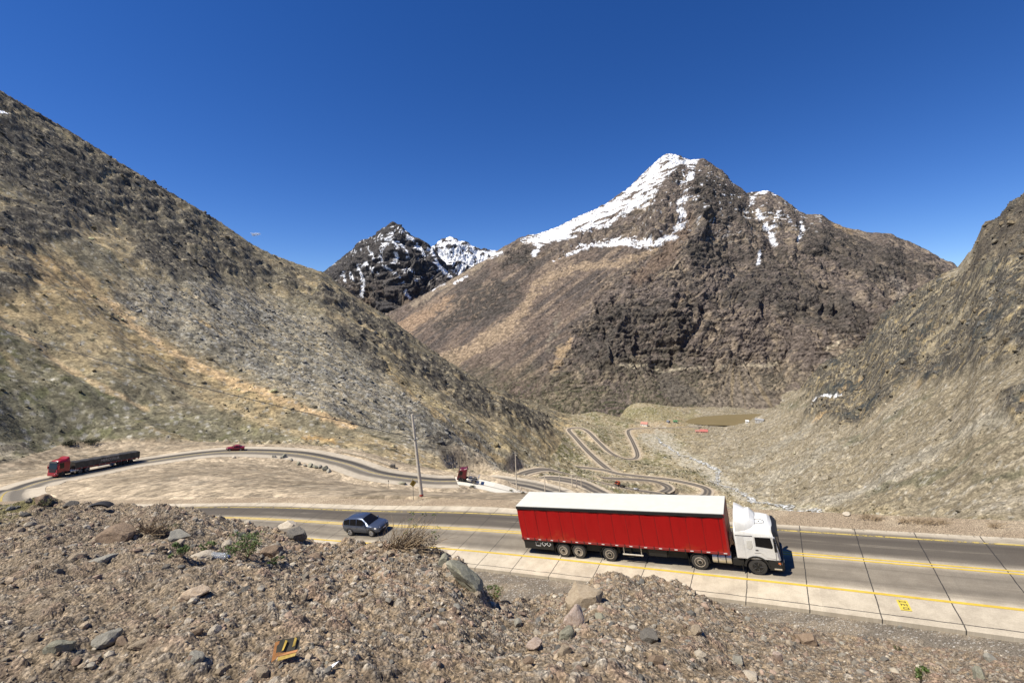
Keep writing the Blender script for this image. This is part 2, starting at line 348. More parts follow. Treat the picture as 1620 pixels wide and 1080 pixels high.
# drop near duplicates
keep = []
for i, q in enumerate(ctrl):
    if all((q[0] - ctrl[k][0]) ** 2 + (q[1] - ctrl[k][1]) ** 2 > 9.0 for k in keep): keep.append(i)
ctrl = ctrl[keep]
def tps_fit(c, lam):
    n = len(c); xy = c[:, :2] / 100.0; d2 = ((xy[:, None] - xy[None]) ** 2).sum(-1); K = .5 * d2 * np.log(d2 + 1e-12)
    A = np.zeros((n + 3, n + 3)); A[:n, :n] = K + lam * np.eye(n); A[:n, n] = 1; A[:n, n + 1:] = xy; A[n, :n] = 1; A[n + 1:, :n] = xy.T
    return xy, np.linalg.solve(A, np.concatenate([c[:, 2], np.zeros(3)]))
def tps_eval(m, X, Y):
    xy, w = m; q = np.stack([X.ravel(), Y.ravel()], 1) / 100.0; out = np.zeros(len(q))
    for i in range(0, len(q), 20000):
        d2 = ((q[i:i + 20000, None] - xy[None]) ** 2).sum(-1); out[i:i + 20000] = (.5 * d2 * np.log(d2 + 1e-12)) @ w[:-3] + w[-3] + q[i:i + 20000] @ w[-2:]
    return out.reshape(X.shape)
TPS = tps_fit(ctrl, 2e-4)
NC, NR = (1250, 1050)
ug = np.linspace(-330, 1950, NC); ag = (ug - 810) / F
dg = np.exp(np.linspace(math.log(26), math.log(1500), NR))
def up2(Zc, ri, ci, nr, nc):
    r = np.linspace(0, Zc.shape[0] - 1, nr); c = np.linspace(0, Zc.shape[1] - 1, nc)
    r0 = np.minimum(r.astype(int), Zc.shape[0] - 2); c0 = np.minimum(c.astype(int), Zc.shape[1] - 2); fr = (r - r0)[:, None]; fc = (c - c0)[None]
    return (Zc[r0][:, c0] * (1 - fr) + Zc[r0 + 1][:, c0] * fr) * (1 - fc) + (Zc[r0][:, c0 + 1] * (1 - fr) + Zc[r0 + 1][:, c0 + 1] * fr) * fc
rr, cc = 263, 313
dgc = np.exp(np.linspace(math.log(26), math.log(1500), rr)); agc = (np.linspace(-330, 1950, cc) - 810) / F
Zc = tps_eval(TPS, agc[None, :] * dgc[:, None], np.repeat(dgc[:, None], cc, 1))
TX = ag[None, :] * dg[:, None]; TY = np.repeat(dg[:, None], NC, 1); TZ = up2(Zc, 0, 0, NR, NC)
# distance-to-road raster (0.5 m cells)
RX0, RY0, RC, RNX, RNY = -150.0, 40.0, .6, 700, 1600
rd = np.full((RNX, RNY), 99., np.float32); rz = np.zeros((RNX, RNY), np.float32)
k = 26; oi, oj = np.meshgrid(np.arange(-k, k + 1), np.arange(-k, k + 1), indexing='ij')
for C, i0 in ((routeA[iU:], 1.0), (routeB, 1.5), (routeC, 1.5), (routeD, 1.35)):
    for q in C[::1]:
        ci, cj = int((q[0] - RX0) / RC), int((q[1] - RY0) / RC)
        if ci - k < 0 or cj - k < 0 or ci + k >= RNX or cj + k >= RNY: continue
        dist = i0 * np.hypot((oi + ci + .5) * RC + RX0 - q[0], (oj + cj + .5) * RC + RY0 - q[1])
        sl = (slice(ci - k, ci + k + 1), slice(cj - k, cj + k + 1)); b = dist < rd[sl]
        rd[sl] = np.where(b, dist, rd[sl]); rz[sl] = np.where(b, q[2], rz[sl])
def rsamp(X, Y):
    fi = np.clip((X - RX0) / RC - .5, 0, RNX - 1.01); fj = np.clip((Y - RY0) / RC - .5, 0, RNY - 1.01)
    i = fi.astype(int); j = fj.astype(int); return rd[i, j], rz[i, j]
D, RZ = rsamp(TX, TY)
inb = (TX > RX0 + 8) & (TX < RX0 + RC * RNX - 8) & (TY > RY0 + 8) & (TY < RY0 + RC * RNY - 8)
D = np.where(inb, D, 99.)
flat = 1 - sst(5.2, 13.0, D)
TZ = TZ * (1 - flat) + (RZ - .12) * flat
TZb = TZ.copy()
TU, TV = project(TX, TY, TZ)
# below the bed of the main road
ea = edge_near[:, 0] / edge_near[:, 1]; o_ = np.argsort(ea)
LE = np.vstack([edge_near, offs(routeA, -5.6)[iU:iH:6]]); la = LE[:, 0] / LE[:, 1]; o_ = np.argsort(la)
dedge = np.interp(ag, la[o_], LE[o_, 1], left=0)
under = np.clip(dedge[None, :] - TY, 0, None)
# ------------------------------------------------------------------ zones (pixel-drawn where they are easiest to see, kept on the ground as colours)
wu = fbm(TX / 30, TY / 60, 4, 5) * 13; wv = fbm(TX / 30, TY / 60, 4, 9) * 10
U_, V_ = TU + wu, TV + wv
isL = sst(-1, 3, (np.interp(TU, footL[:, 0], footL[:, 1]) - TV)) * (TU < 905) * sst(84, 104, TY)
isR = sst(-3, 14, (np.interp(TU, footR[:, 0], footR[:, 1]) - TV) + 6 * fbm(TX / 20, TY / 30, 3, 77)) * sst(1050, 1110, TU + 40 * fbm(TX / 25, TY / 40, 3, 78))
wq = fbm(TX / 50, TY / 80, 3, 19) * .9
outc = sst(.05, .95, ridged(TX / 46 + wq, TY / 38 - wq, 5, 22, .62) * .55 + .25); outc = .45 * outc + .55 * np.floor(outc * 4 + .5 + .6 * wq) / 4
r = ridged(TX / 34 + wq, TY / 60, 5, 21); r2 = fbm(TX / 9, TY / 16, 5, 33)
# cross-slope coordinates of each hill: lines of fall run down to the valley
aL, bL = .93, -.36; xL = TX * aL + TY * bL; yL = -TX * bL + TY * aL      # xL downslope, yL along the hill
stL = fbm(yL / 5, xL / 60, 4, 41); stR = fbm((TX * .5 + TY * .86) / 6, (TX * .86 - TY * .5) / 70, 4, 47)
crag_t = sst(-14, 14, sd_poly(U_, V_, [(-400, -150), (0, 120), (430, 395), (620, 500), (790, 620), (880, 660), (860, 690), (760, 650), (640, 580), (590, 540), (520, 480), (430, 420), (330, 430), (250, 420), (190, 330), (140, 350), (80, 345), (40, 450), (-60, 470), (-400, 480)]))
crag_b = sst(-6, 6, np.maximum.reduce([sd_poly(U_, V_, [(535, 500), (560, 510), (590, 545), (612, 575), (590, 575), (555, 545), (520, 520)]), sd_poly(U_, V_, [(660, 680), (690, 672), (730, 700), (752, 728), (720, 728), (680, 700)]), sd_poly(U_, V_, [(195, 395), (250, 350), (300, 380), (305, 425), (260, 415)]), sd_poly(U_, V_, [(60, 320), (100, 330), (120, 360), (60, 372), (20, 362), (10, 330)]), sd_poly(U_, V_, [(0, 700), (40, 690), (85, 735), (50, 755), (0, 770), (-80, 775), (-80, 700)])]))
crag_r = sst(-8, 8, np.maximum.reduce([sd_poly(U_, V_, [(1270, 665), (1280, 600), (1330, 535), (1380, 480), (1490, 410), (1540, 395), (1620, 375), (1900, 350), (1900, 520), (1620, 548), (1560, 575), (1500, 580), (1440, 592), (1400, 628), (1350, 655), (1315, 668)]), sd_poly(U_, V_, [(1530, 425), (1560, 350), (1620, 290), (1900, 100), (1900, 370), (1620, 385), (1560, 400)]), sd_poly(U_, V_, [(1575, 620), (1620, 605), (1700, 610), (1700, 660), (1600, 660)])]))
crag = np.clip(np.maximum(np.maximum(crag_t * isL * sst(-.1, .9, r + .5 * r2 - .1), crag_b * isL * sst(-.9, .3, r + r2)), crag_r * isR * sst(-.5, .6, r + .4 * r2 + 1.1 * fbm(TX / 70, TY / 60, 3, 431))), 0, 1)
scree = isL * sst(-26, 22, sd_poly(U_, V_, [(165, 470), (215, 425), (300, 432), (420, 450), (520, 505), (600, 575), (700, 640), (800, 712), (870, 740), (770, 745), (700, 715), (640, 690), (560, 660), (420, 598), (300, 540), (200, 490)]))
# fine relief
F1, F2, cid = worley(TX / 1.7, TY / 1.7, 3); G1, G2, gid = worley(TX / 4.5 + r2, TY / 5.5, 8)
near_f = np.clip(TY / 160, .35, 2.2)
rough = 1 - sst(16, 7.5, D)                       # no relief on the road bed
hill = np.clip(isL + isR, 0, 1)
disp = (fbm(TX / 24, TY / 24, 4, 60) * 1.2 * hill + fbm(TX / 5, TY / 5, 3, 70) * .22 * (0.5 + hill)) * near_f
disp += crag * np.clip(TY / 420, .3, 1.7) * (outc * np.where(isR > .5, 5.0, 2.6) + r2 * 1.6 + np.where(isR > .5, .6, .5) * ridged(TX / 11, TY / 11, 3, 202) * 1.3) * sst(95, 190, TY)
disp += scree * (1 - crag) * ((.9 - F1) * .5 * (cid > .3) + stL * .8)
disp += hill * (1 - scree) * (1 - crag) * ( np.where(isR > .5, stR * .3 + 2.4 * fbm((TX * .5 + TY * .86) / 17, (TX * .86 - TY * .5) / 150, 3, 411), stL * .4 + 1.5 * fbm(yL / 15, xL / 140, 3, 413)))
valley = (1 - hill) * (TY > 140)
disp += valley * ((cid > .72) * (1 - F1) * 1.3)
lakem = sd_poly(TU, TV, [(1083, 667), (1100, 660), (1150, 656), (1225, 653.5), (1275, 652), (1270, 668), (1190, 672.5), (1120, 672)])
disp = np.where((TY > 880) & (TU > 1050) & (lakem > -3), -1.5 * sst(-1.5, 1.5, lakem), disp)
ridge_fade = 1.0
TZ = TZ + disp * rough * sst(26, 60, TY) - 3.5 * sst(0, 3.5, under) - np.minimum(under, 12) * 1.1
# bring the skyline of both hills to the height seen in the photo
def fit_sky(lo_, hi_, foot, sky, dmin):
    Uc, Vc = project(TX, TY, TZ); js = np.nonzero((ug >= lo_) & (ug <= hi_))[0]; dz_, dr_ = [], []
    for j in js:
        m = np.nonzero((TY[:, j] > dmin) & (TY[:, j] < 1050))[0]; i = m[int(np.argmin(Vc[m, j]))]
        dz_.append((np.interp(Uc[i, j], sky[:, 0], sky[:, 1]) - Vc[i, j]) / F * TY[i, j]); dr_.append(TY[i, j])
    k = np.ones(9) / 9; dz_ = np.convolve(np.pad(dz_, 4, mode='edge'), k, 'valid'); dr_ = np.convolve(np.pad(dr_, 4, mode='edge'), k, 'valid')
    w_ = sst(0, 70, ug[js] - lo_) * sst(0, 40, hi_ - ug[js]); d0 = np.interp(ug[js], foot[:, 0], foot[:, 2])
    TZ[:, js] -= (dz_ * w_)[None] * np.clip((TY[:, js] - d0[None]) / np.maximum(dr_ - d0, 60)[None], 0, 1.0) * rough[:, js]
skyR = np.array([(1050, 704), (1100, 690), (1190, 668), (1240, 655), (1278, 641), (1290, 618), (1312, 590), (1335, 562), (1360, 546), (1385, 516), (1400, 492), (1440, 463), (1490, 433), (1505, 427), (1520, 419), (1526, 406), (1543, 388), (1547, 370), (1557, 352), (1574, 346), (1586, 339), (1590, 326), (1601, 318), (1612, 312), (1622, 304), (1700, 240), (1850, 150), (1960, 90)], float)
for _ in range(2):
    fit_sky(1300, 1950, footR, skyR, 250); fit_sky(-330, 800, footL, ridgeL[:, :2], 300)
# ------------------------------------------------------------------ colour (albedo of what lies there; crag darks also hold painted shade)
n1 = fbm(TX / 40, TY / 55, 5, 80); n2 = fbm(TX / 6, TY / 8, 5, 90); n3 = fbm(TX / 1.6, TY / 1.6, 3, 95)
c = np.empty(TX.shape + (3,), np.float32); c[:] = (.235, .185, .105)
TANc, OCH, GREY, DARK, OLIVE, PALE = (.30, .225, .125), (.37, .235, .095), (.135, .128, .112), (.055, .050, .042), (.125, .112, .052), (.36, .31, .22)
c = mixc(c, OLIVE, sst(-.2, .7, n1 + .5 * n2) * .55)
# left hill
c = np.where(isL[..., None] > .5, mixc(mixc(np.float32(c * 0 + 1) * np.float32((.200, .170, .108)), (.135, .122, .080), .5 + .6 * n2), (.265, .212, .125), sst(-.1, .6, n1 + .5 * n2)), c)
low = sst(-20, 20, sd_poly(U_, V_, [(-400, 560), (0, 500), (100, 560), (280, 650), (470, 690), (500, 705), (300, 705), (100, 712), (0, 740), (-400, 800)])) * isL
c = mixc(c, (.135, .125, .080), low * .7); c = mixc(c, (.095, .095, .045), low * sst(.05, .5, n2) * .7); c = mixc(c, (.24, .22, .17), low * (cid > .7) * sst(.45, .25, F1) * .7)
och = sst(-14, 14, sd_poly(U_, V_, [(-300, 380), (0, 375), (120, 400), (190, 470), (330, 560), (480, 640), (420, 650), (250, 560), (60, 500), (-300, 480)])) * isL
c = mixc(c, (.275, .205, .105), och * sst(-.5, .5, n2 + .4) * .9); stW = fbm(yL / 20, xL / 170, 4, 401); c = mixc(c, (.31, .24, .135), isL * (1 - scree) * (1 - low) * sst(.05, .5, stW + .25 * n2) * .75); c = mixc(c, (.135, .118, .085), isL * (1 - scree) * (1 - low) * sst(.05, .5, -stW + .25 * n2) * .6)
c = mixc(c, (.29, .205, .105), isL * sst(-3, 3, sd_poly(U_, V_, [(0, 372), (80, 395), (150, 440), (140, 470), (70, 450), (0, 410)]) ) * sst(-.2, .5, n2 + .2) * .8)
c = mixc(c, (.215, .195, .150), scree * (.72 + .25 * n2)); c = mixc(c, (.150, .140, .118), scree * sst(-.1, .6, fbm(yL / 9, xL / 110, 4, 403)) * .8)
c = mixc(c, (.27, .225, .145), scree * sst(.12, .45, fbm(yL / 7, xL / 130, 4, 409) + .15 * n2) * .8); c = mixc(c, (.27, .265, .24), scree * sst(.70, .8, cid) * sst(.62, .3, F1) * .75)
c = mixc(c, (.05, .05, .045), scree * sst(.25, .15, cid) * .6)
c = mixc(c, TANc, (1 - scree * .6) * isL * sst(.35, .8, stL + .3 * n1) * .5)
for pts, col, m in (([(150, 455, 3), (195, 492, 6), (250, 535, 6), (300, 562, 6), (340, 585, 8), (420, 618, 7), (480, 645, 6), (560, 672, 4)], (.42, .30, .165), .92),
                    ([(-40, 490, 9), (0, 507, 8), (60, 547, 5), (150, 602, 4), (235, 640, 2)], (.36, .27, .155), .85),
                    ([(560, 520, 3), (640, 590, 6), (740, 670, 5), (850, 735, 4)], (.30, .235, .12), .6),
                    ([(600, 560, 2), (690, 650, 3), (800, 730, 4)], (.30, .215, .10), .6),
                    ([(310, 490, 2), (350, 520, 3)], (.34, .24, .11), .8), ([(480, 690, 6), (520, 704, 10)], (.34, .225, .10), .8)):
    c = mixc(c, col, isL * sst(-2.5, 2.5, sd_line(TU + wu * .35, TV + wv * .35, pts) + n2 * 4) * m)
bushd = isL * sst(.86, .9, gid) * sst(.34, .2, G1) * (1 - scree) * sst(-.5, .1, n1 + .3)
c = mixc(c, (.032, .032, .018), bushd * .75)
# right slope
cR = (mixc(mixc(np.float32(c * 0 + 1) * np.float32((.198, .168, .114)), (.25, .218, .162), sst(-.15, .7, .5 * stR + .5 * n1 + .5 * n2)), (.135, .112, .074), sst(.0, .7, -.55 * stR + .5 * n2 - .3 * n1) * .8)); c = c * (1 - isR[..., None]) + cR * isR[..., None]
for pts, m in (([(1300, 655, 3), (1240, 705, 5), (1140, 745, 6)], .6), ([(1440, 620, 3), (1350, 690, 5), (1260, 740, 7), (1180, 780, 8)], .55), ([(1620, 640, 8), (1500, 690, 10), (1380, 760, 12), (1300, 800, 9)], .55)):
    c = mixc(c, (.27, .26, .22), isR * sst(-5, 5, sd_line(U_, V_, pts) + n2 * 9) * m * .55)
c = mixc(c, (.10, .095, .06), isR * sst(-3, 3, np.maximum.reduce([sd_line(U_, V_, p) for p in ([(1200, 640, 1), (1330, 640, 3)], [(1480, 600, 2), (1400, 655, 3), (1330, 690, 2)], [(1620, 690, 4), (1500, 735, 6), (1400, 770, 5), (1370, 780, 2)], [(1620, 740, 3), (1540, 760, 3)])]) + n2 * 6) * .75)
c = mixc(c, (.36, .235, .10), isR * crag_r * sst(.25, .6, n1 + .3 * n2) * .8)
# valley floor: grey-green scrub, pale gravel by the creek
cV = (mixc(mixc(np.float32(c * 0 + 1) * np.float32((.225, .185, .11)), (.12, .115, .05), sst(-.1, .4, n1 + .4 * n2) * .8), (.33, .285, .195), sst(.0, .5, n2))); vw = np.clip((1 - isL) * (1 - isR), 0, 1)[..., None] * (TY > 140)[..., None]; c = c * (1 - vw) + cV * vw
ck = sd_line(TU + wu * .5, TV + wv * .5, [(1020, 678, 14), (1045, 695, 22), (1062, 711, 14), (1110, 733, 14), (1135, 755, 16), (1160, 775, 14), (1230, 800, 12), (1310, 815, 8)])
c = mixc(c, (.33, .30, .235), valley * sst(-6, 6, ck) * sst(-.5, .2, n2 + .2) * .9)
c = mixc(c, (.31, .235, .14), valley * sst(-8, 4, sd_poly(U_, V_, [(990, 690), (1010, 668), (1090, 662), (1110, 676), (1040, 680)])) * .7)
c = mixc(c, (.165, .148, .075), sst(-6, 4, sd_poly(U_, V_, [(930, 655), (960, 640), (1060, 650), (1110, 656), (1090, 662), (1000, 665)])) * (TY > 800) * .55)
# rock outcrops: dark rock, with shadow painted into the darkest tones
shp = ridged(TX / 15 + wq, TY / 11 - wq, 4, 421) + .6 * n3
rc = np.float32(c * 0 + 1) * np.float32((.150, .130, .094)); rc = mixc(rc, (.275, .235, .16), sst(.0, .6, n2 + .35 * n3)); rc = mixc(rc, (.052, .047, .040), sst(.35, .65, shp) * np.where(isR > .5, .7, .85)); rc = mixc(rc, (.27, .235, .165), sst(.25, .45, n3 + .3 * n2) * .6); rc = mixc(rc, DARK, np.maximum(sst(.3, .1, gid) * .6, sst(.5, .15, outc) * .55))
rc = np.where((isR > .5)[..., None], mixc(rc, (.235, .185, .10), sst(-.15, .35, n2 + .3 * n1 - .3 * shp) * .85), rc)
cm = np.clip(crag * 1.1, 0, 1) * (.35 + .65 * sst(-.15, .25, shp)) * np.where(isR > .5, 1.15, 1.0) * sst(-.75, -.1, n2 + .8 * outc - .2 + .3 * n1)
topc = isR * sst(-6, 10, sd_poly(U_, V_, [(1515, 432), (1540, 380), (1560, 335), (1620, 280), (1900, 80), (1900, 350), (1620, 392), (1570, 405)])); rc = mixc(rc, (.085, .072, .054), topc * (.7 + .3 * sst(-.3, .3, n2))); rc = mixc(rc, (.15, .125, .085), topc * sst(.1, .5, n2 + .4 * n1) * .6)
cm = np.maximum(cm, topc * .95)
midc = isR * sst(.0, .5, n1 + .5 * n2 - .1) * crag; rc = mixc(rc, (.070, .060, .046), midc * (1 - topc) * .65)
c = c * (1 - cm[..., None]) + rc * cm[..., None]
# scattered stones
st = (cid > .86) * sst(.5, .3, F1) * (1 - scree) * (1 - cm)
c = mixc(c, (.30, .285, .245), st * .6); c = mixc(c, (.06, .055, .04), (cid < .06) * sst(.45, .25, F1) * hill * (1 - cm) * .8)
# verges of the roads and the terrace
terr = (1 - hill) * (TY < 140)
tc_ = mixc(np.float32(c * 0 + 1) * np.float32((.235, .188, .128)), (.29, .235, .165), sst(-.5, .7, fbm(TX / 16, TY / 9, 4, 120)) * .8); tc_ = mixc(tc_, (.20, .175, .13), sst(.2, .6, fbm(TX / 4, TY / 2.4, 4, 125)) * .5)
c = c * (1 - terr[..., None]) + tc_ * terr[..., None]
verge = sst(15.0, 8.0, D + n2 * 3.5)
c = mixc(c, (.36, .29, .20), verge * (.85 + .2 * n2))
# snow patches on the left ridge and above the right-hand valley
c = mixc(c, (.82, .83, .84), (isL * sst(-1, 1, sd_poly(TU, TV + n2 * 3, [(-40, 160), (0, 165), (16, 176), (-10, 180), (-40, 178)]))))
c = mixc(c, (.80, .81, .82), (isR > .3) * sst(-.8, .8, sd_line(TU, TV, [(1284, 641, .3), (1305, 632, 1.2), (1331, 621, .9)]) + n2 * .4))
c *= (1.14 * (1 + .10 * n3 + .12 * n2))[..., None]
terrain = link('terrain', np_mesh('terrain', np.stack([TX, TY, TZ], -1).reshape(-1, 3), grid_faces(NR, NC), M_terrain, c.reshape(-1, 3)))
tag(terrain, kind='structure')
def terr_z(x, y):
    a = x / y; fi = np.interp(math.log(y), np.log(dg), np.arange(NR)); fj = np.interp(a, ag, np.arange(NC)); i = min(int(fi), NR - 2); j = min(int(fj), NC - 2)
    fr, fc = fi - i, fj - j
    return (TZ[i, j] * (1 - fr) + TZ[i + 1, j] * fr) * (1 - fc) + (TZ[i, j + 1] * (1 - fr) + TZ[i + 1, j + 1] * fr) * fc
def terr_hit(u, v, d0=40):
    """first visible terrain point under a pixel"""
    j = int(round(np.interp(u, ug, np.arange(NC)))); Uc, Vc = project(TX[:, j], TY[:, j], TZ[:, j])
    k = np.nonzero((Vc <= v) & (TY[:, j] > d0))[0]
    i = k[0] if len(k) else NR - 1
    return Vector((TX[i, j], TY[i, j], TZ[i, j]))
# ------------------------------------------------------------------ distant mountains (lofted between hand-drawn lines)
def loft_rows(rows, nu, nv, u0, u1):
    """rows: polylines of (u, v, d) from foot to behind the ridge; returns world grid and pixel position"""
    us = np.linspace(u0, u1, nu); Q = []
    for rw in rows:
        a = np.array(rw, float); Q.append(np.stack([us, np.interp(us, a[:, 0], a[:, 1]), np.interp(us, a[:, 0], a[:, 2])], 1))
    Wp = np.array([P(q[:, 0], q[:, 1], q[:, 2]) for q in Q])      # rows x nu x 3
    Lr = np.concatenate([[0], np.cumsum(np.linalg.norm(np.diff(Wp, axis=0), axis=2).mean(1))])
    t = np.linspace(0, Lr[-1], nv); k = np.clip(np.searchsorted(Lr, t, side='right') - 1, 0, len(rows) - 2); f = ((t - Lr[k]) / (Lr[k + 1] - Lr[k]))[:, None, None]
    return Wp[k] * (1 - f) + Wp[k + 1] * f, t / Lr[-1], Lr / Lr[-1]
def normals(W):
    a = np.gradient(W, axis=1); b = np.gradient(W, axis=0); n = np.cross(a, b); n /= np.linalg.norm(n, axis=2)[..., None] + 1e-9
    s = np.sign((n * -W).sum(-1)); return n * s[..., None]
def mountain(name, rows, u0, u1, nu, nv, amp, scl, colour, ridge_row, edge=1.0):
    W, t, Lr = loft_rows(rows, nu, nv, u0, u1)
    n = normals(W); X, Y, Z = W[..., 0], W[..., 1], W[..., 2]
    U, V = project(X, Y, Z)
    h = colour(None, U, V, X, Y, Z, scl)               # relief
    fade = (np.clip(t / .05, 0, 1) * (1 - .72 * np.exp(-((t - Lr[ridge_row]) / .10) ** 2)))[:, None]
    W2 = W + n * (h * amp * fade)[..., None]
    # keep the skyline where it was drawn: relief there only a little
    U, V = project(*[W2[..., k] for k in range(3)])
    col = colour(h, U, V, X, Y, Z, scl)
    o = link(name, np_mesh(name, W2.reshape(-1, 3), grid_faces(nv, nu), M_far, col.reshape(-1, 3))); tag(o, kind='structure'); return o, W2
SNOW = (.86, .87, .89)
def snow_mask(U, V, polys, strokes, wx, wy):
    Uw, Vw = U + wx, V + wy; m = np.full(U.shape, -1e9)
    for p in polys: m = np.maximum(m, sd_poly(Uw, Vw, p))
    for s_ in strokes: m = np.maximum(m, sd_line(Uw, Vw, s_))
    return m
# central peak
C_base = [(300, 660, 1300), (560, 650, 1300), (700, 640, 1230), (790, 640, 1180), (900, 642, 1165), (1000, 640, 1160), (1100, 641, 1150), (1200, 641, 1140), (1290, 641, 1110), (1400, 640, 1080), (1700, 640, 1000)]
C_deep = [(a, b + 40, d - 70) for a, b, d in C_base]
C_r1 = [(300, 640, 1600), (560, 600, 1560), (640, 585, 1500), (720, 582, 1420), (800, 580, 1330), (900, 585, 1290), (1000, 588, 1285), (1060, 590, 1270), (1100, 600, 1250), (1140, 592, 1262), (1200, 590, 1260), (1300, 588, 1230), (1400, 590, 1180), (1700, 590, 1100)]
C_r2 = [(300, 600, 2000), (560, 545, 1950), (620, 525, 1900), (700, 520, 1780), (760, 515, 1680), (820, 505, 1620), (880, 492, 1600), (940, 485, 1560), (1000, 490, 1500), (1060, 480, 1480), (1120, 478, 1490), (1200, 480, 1480), (1280, 490, 1450), (1360, 500, 1400), (1440, 510, 1350), (1700, 520, 1250)]
C_r3 = [(300, 560, 2300), (560, 510, 2250), (610, 502, 2200), (680, 470, 2100), (740, 445, 2020), (800, 415, 2000), (860, 412, 1960), (920, 400, 1920), (980, 390, 1860), (1040, 372, 1830), (1090, 350, 1850), (1150, 370, 1840), (1210, 385, 1820), (1280, 400, 1760), (1360, 420, 1690), (1440, 440, 1600), (1500, 455, 1520), (1700, 470, 1400)]
C_ridge = [(300, 540, 2500), (560, 508, 2400), (600, 503, 2380), (625, 493, 2330), (660, 472, 2300), (700, 450, 2260), (740, 427, 2230), (775, 407, 2220), (800, 389, 2230), (822, 377, 2250), (845, 372, 2270), (880, 360, 2290), (915, 342, 2310), (945, 330, 2330), (970, 316, 2340), (992, 300, 2350), (1008, 285, 2360), (1030, 263, 2365), (1042, 252, 2365), (1055, 243, 2370), (1068, 244, 2370), (1085, 252, 2360), (1100, 254, 2350), (1112, 253, 2350), (1122, 260, 2340), (1142, 271, 2330), (1160, 291, 2320), (1180, 305, 2300), (1200, 303, 2280), (1213, 301, 2270), (1235, 311, 2240), (1262, 333, 2200), (1275, 340, 2190), (1300, 339, 2160), (1318, 353, 2130), (1340, 361, 2100), (1358, 364, 2080), (1380, 369, 2050), (1408, 372, 2000), (1440, 383, 1940), (1465, 396, 1880), (1485, 410, 1830), (1505, 418, 1780), (1540, 440, 1700), (1700, 500, 1500)]
C_back = [(a, b + 130, d + 500) for a, b, d in C_ridge]
def central(h, U, V, X, Y, Z, scl):
    w1 = fbm(X / 160, Z / 160, 4, 11); cx = X / 120 + .5 * w1; cz = (Z + Y * .35) / 120
    rot_ = .5; a = cx * math.cos(rot_) + cz * math.sin(rot_); b = -cx * math.sin(rot_) + cz * math.cos(rot_)
    dip = np.where(U > 1090, .45, -.35)
    if h is None:
        low = sst(640, 560, V)
        g1, g2, gid = worley(a * 2.2 + w1, b * 3.4, 13)
        wq1, wq2 = fbm(U / 70, V / 70, 3, 501) * 1.1, fbm(U / 45, V / 45, 3, 502) * .8
        l1 = ridged((U * .80 - V * .60) / 52 + wq1, (U * .60 + V * .80) / 11 + wq2, 5, 503, .62)       # ribs climbing to the right
        l2 = ridged((U * .90 + V * .42) / 56 + wq1, (-U * .42 + V * .90) / 9 + wq2, 5, 505, .62)      # beds falling to the right
        kx = sst(1120, 1230, U - (V - 400) * .5); LAY[0] = l1 * (1 - kx) + l2 * kx - 1.25
        hh = ridged(cx * .36 + .35 * w1, cz * .22, 3, 15, .5) * .9 + LAY[0] * .15 + fbm(a * 5, b * 8, 4, 17, .6) * .08
        strata = fbm(a * .7, (cz * 7 + cx * 2.2 * dip), 4, 19) * .30
        for q, am, wd in RELIEF: hh = hh + am * np.exp(-np.clip((2.0 - sd_line(U + 14 * w1, V + 10 * w1, [(x_, y_, 0) for x_, y_ in q])) / wd, 0, 9) ** 1.3)
        smooth = np.maximum(sst(-25, 25, sd_poly(U + 20 * w1, V, CHUTES[0])), 0) 
        return (hh + strata - .4) * (.25 + .75 * low) * (1 - .8 * smooth)
    n1 = fbm(cx * 1.1, cz * 1.1, 5, 23); n2 = fbm(cx * 6, cz * 6, 5, 25, .6); n3 = fbm(cx * 20, cz * 20, 3, 27)
    strk = fbm((U * .62 + V * .78) / 9.0, (U * .78 - V * .62) / 120.0, 4, 29)     # fall lines on the left flank
    c = np.empty(U.shape + (3,), np.float32); c[:] = (.138, .112, .094)
    c = mixc(c, (.19, .152, .112), sst(-.15, .55, n1 + .4 * n2 - .25 * h)); lay = LAY[0]; c = mixc(c, (.060, .053, .048), sst(.1, .55, lay + .45 * n2 + .7 * n1) * .88); c = mixc(c, (.25, .20, .145), sst(.15, .8, -lay + .5 * n2 + .4 * n1) * .75)
    wx, wy = fbm(X / 60, Z / 60, 4, 31) * 12, fbm(X / 60, Z / 60, 4, 33) * 9
    sm = sst(-16, 16, sd_poly(U + wx, V + wy, CHUTES[0]))
    cl = mixc(np.float32(c * 0 + 1) * np.float32((.145, .112, .088)), (.092, .077, .066), sst(-.2, .5, strk + .6 * n1)); cl = mixc(cl, (.235, .18, .13), sst(.15, .6, -strk + .6 * n1) * .75)
    c = c * (1 - sm[..., None]) + cl * sm[..., None]
    for q, col, m in CHUTES[1]:
        c = mixc(c, col, sst(-4, 4, sd_line(U + wx * .5, V + wy * .5, q) + n2 * 6) * m)
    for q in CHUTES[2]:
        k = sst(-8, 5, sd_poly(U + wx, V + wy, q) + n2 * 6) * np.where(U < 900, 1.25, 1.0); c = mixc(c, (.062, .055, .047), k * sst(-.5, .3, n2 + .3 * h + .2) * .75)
    ft = sst(540, 640, V + wy * 2); c = mixc(c, (.15, .13, .085), ft * .5 * sst(-.4, .4, n1 + .3)); c = mixc(c, (.04, .044, .022), ft * sst(.1, .35, n3 + .4 * n2) * (U < 1110) * .8)
    fan = sst(-6, 6, sd_poly(U + wx * .3, V + wy * .3, [(1158, 570), (1168, 570), (1225, 632), (1240, 645), (1110, 645), (1140, 608)])); c = mixc(c, (.165, .138, .108), fan * .95); c = mixc(c, (.24, .19, .12), fan * sst(.1, .5, fbm((U - 1162) / (np.abs(V - 560) + 8) * 7, V / 90, 3, 35)) * .7)
    c = mixc(c, (.115, .100, .082), sst(-6, 6, sd_poly(U + wx * .3, V + wy * .3, [(1046, 585), (1060, 590), (1110, 625), (1120, 642), (1070, 640), (1040, 610)])) * .8)
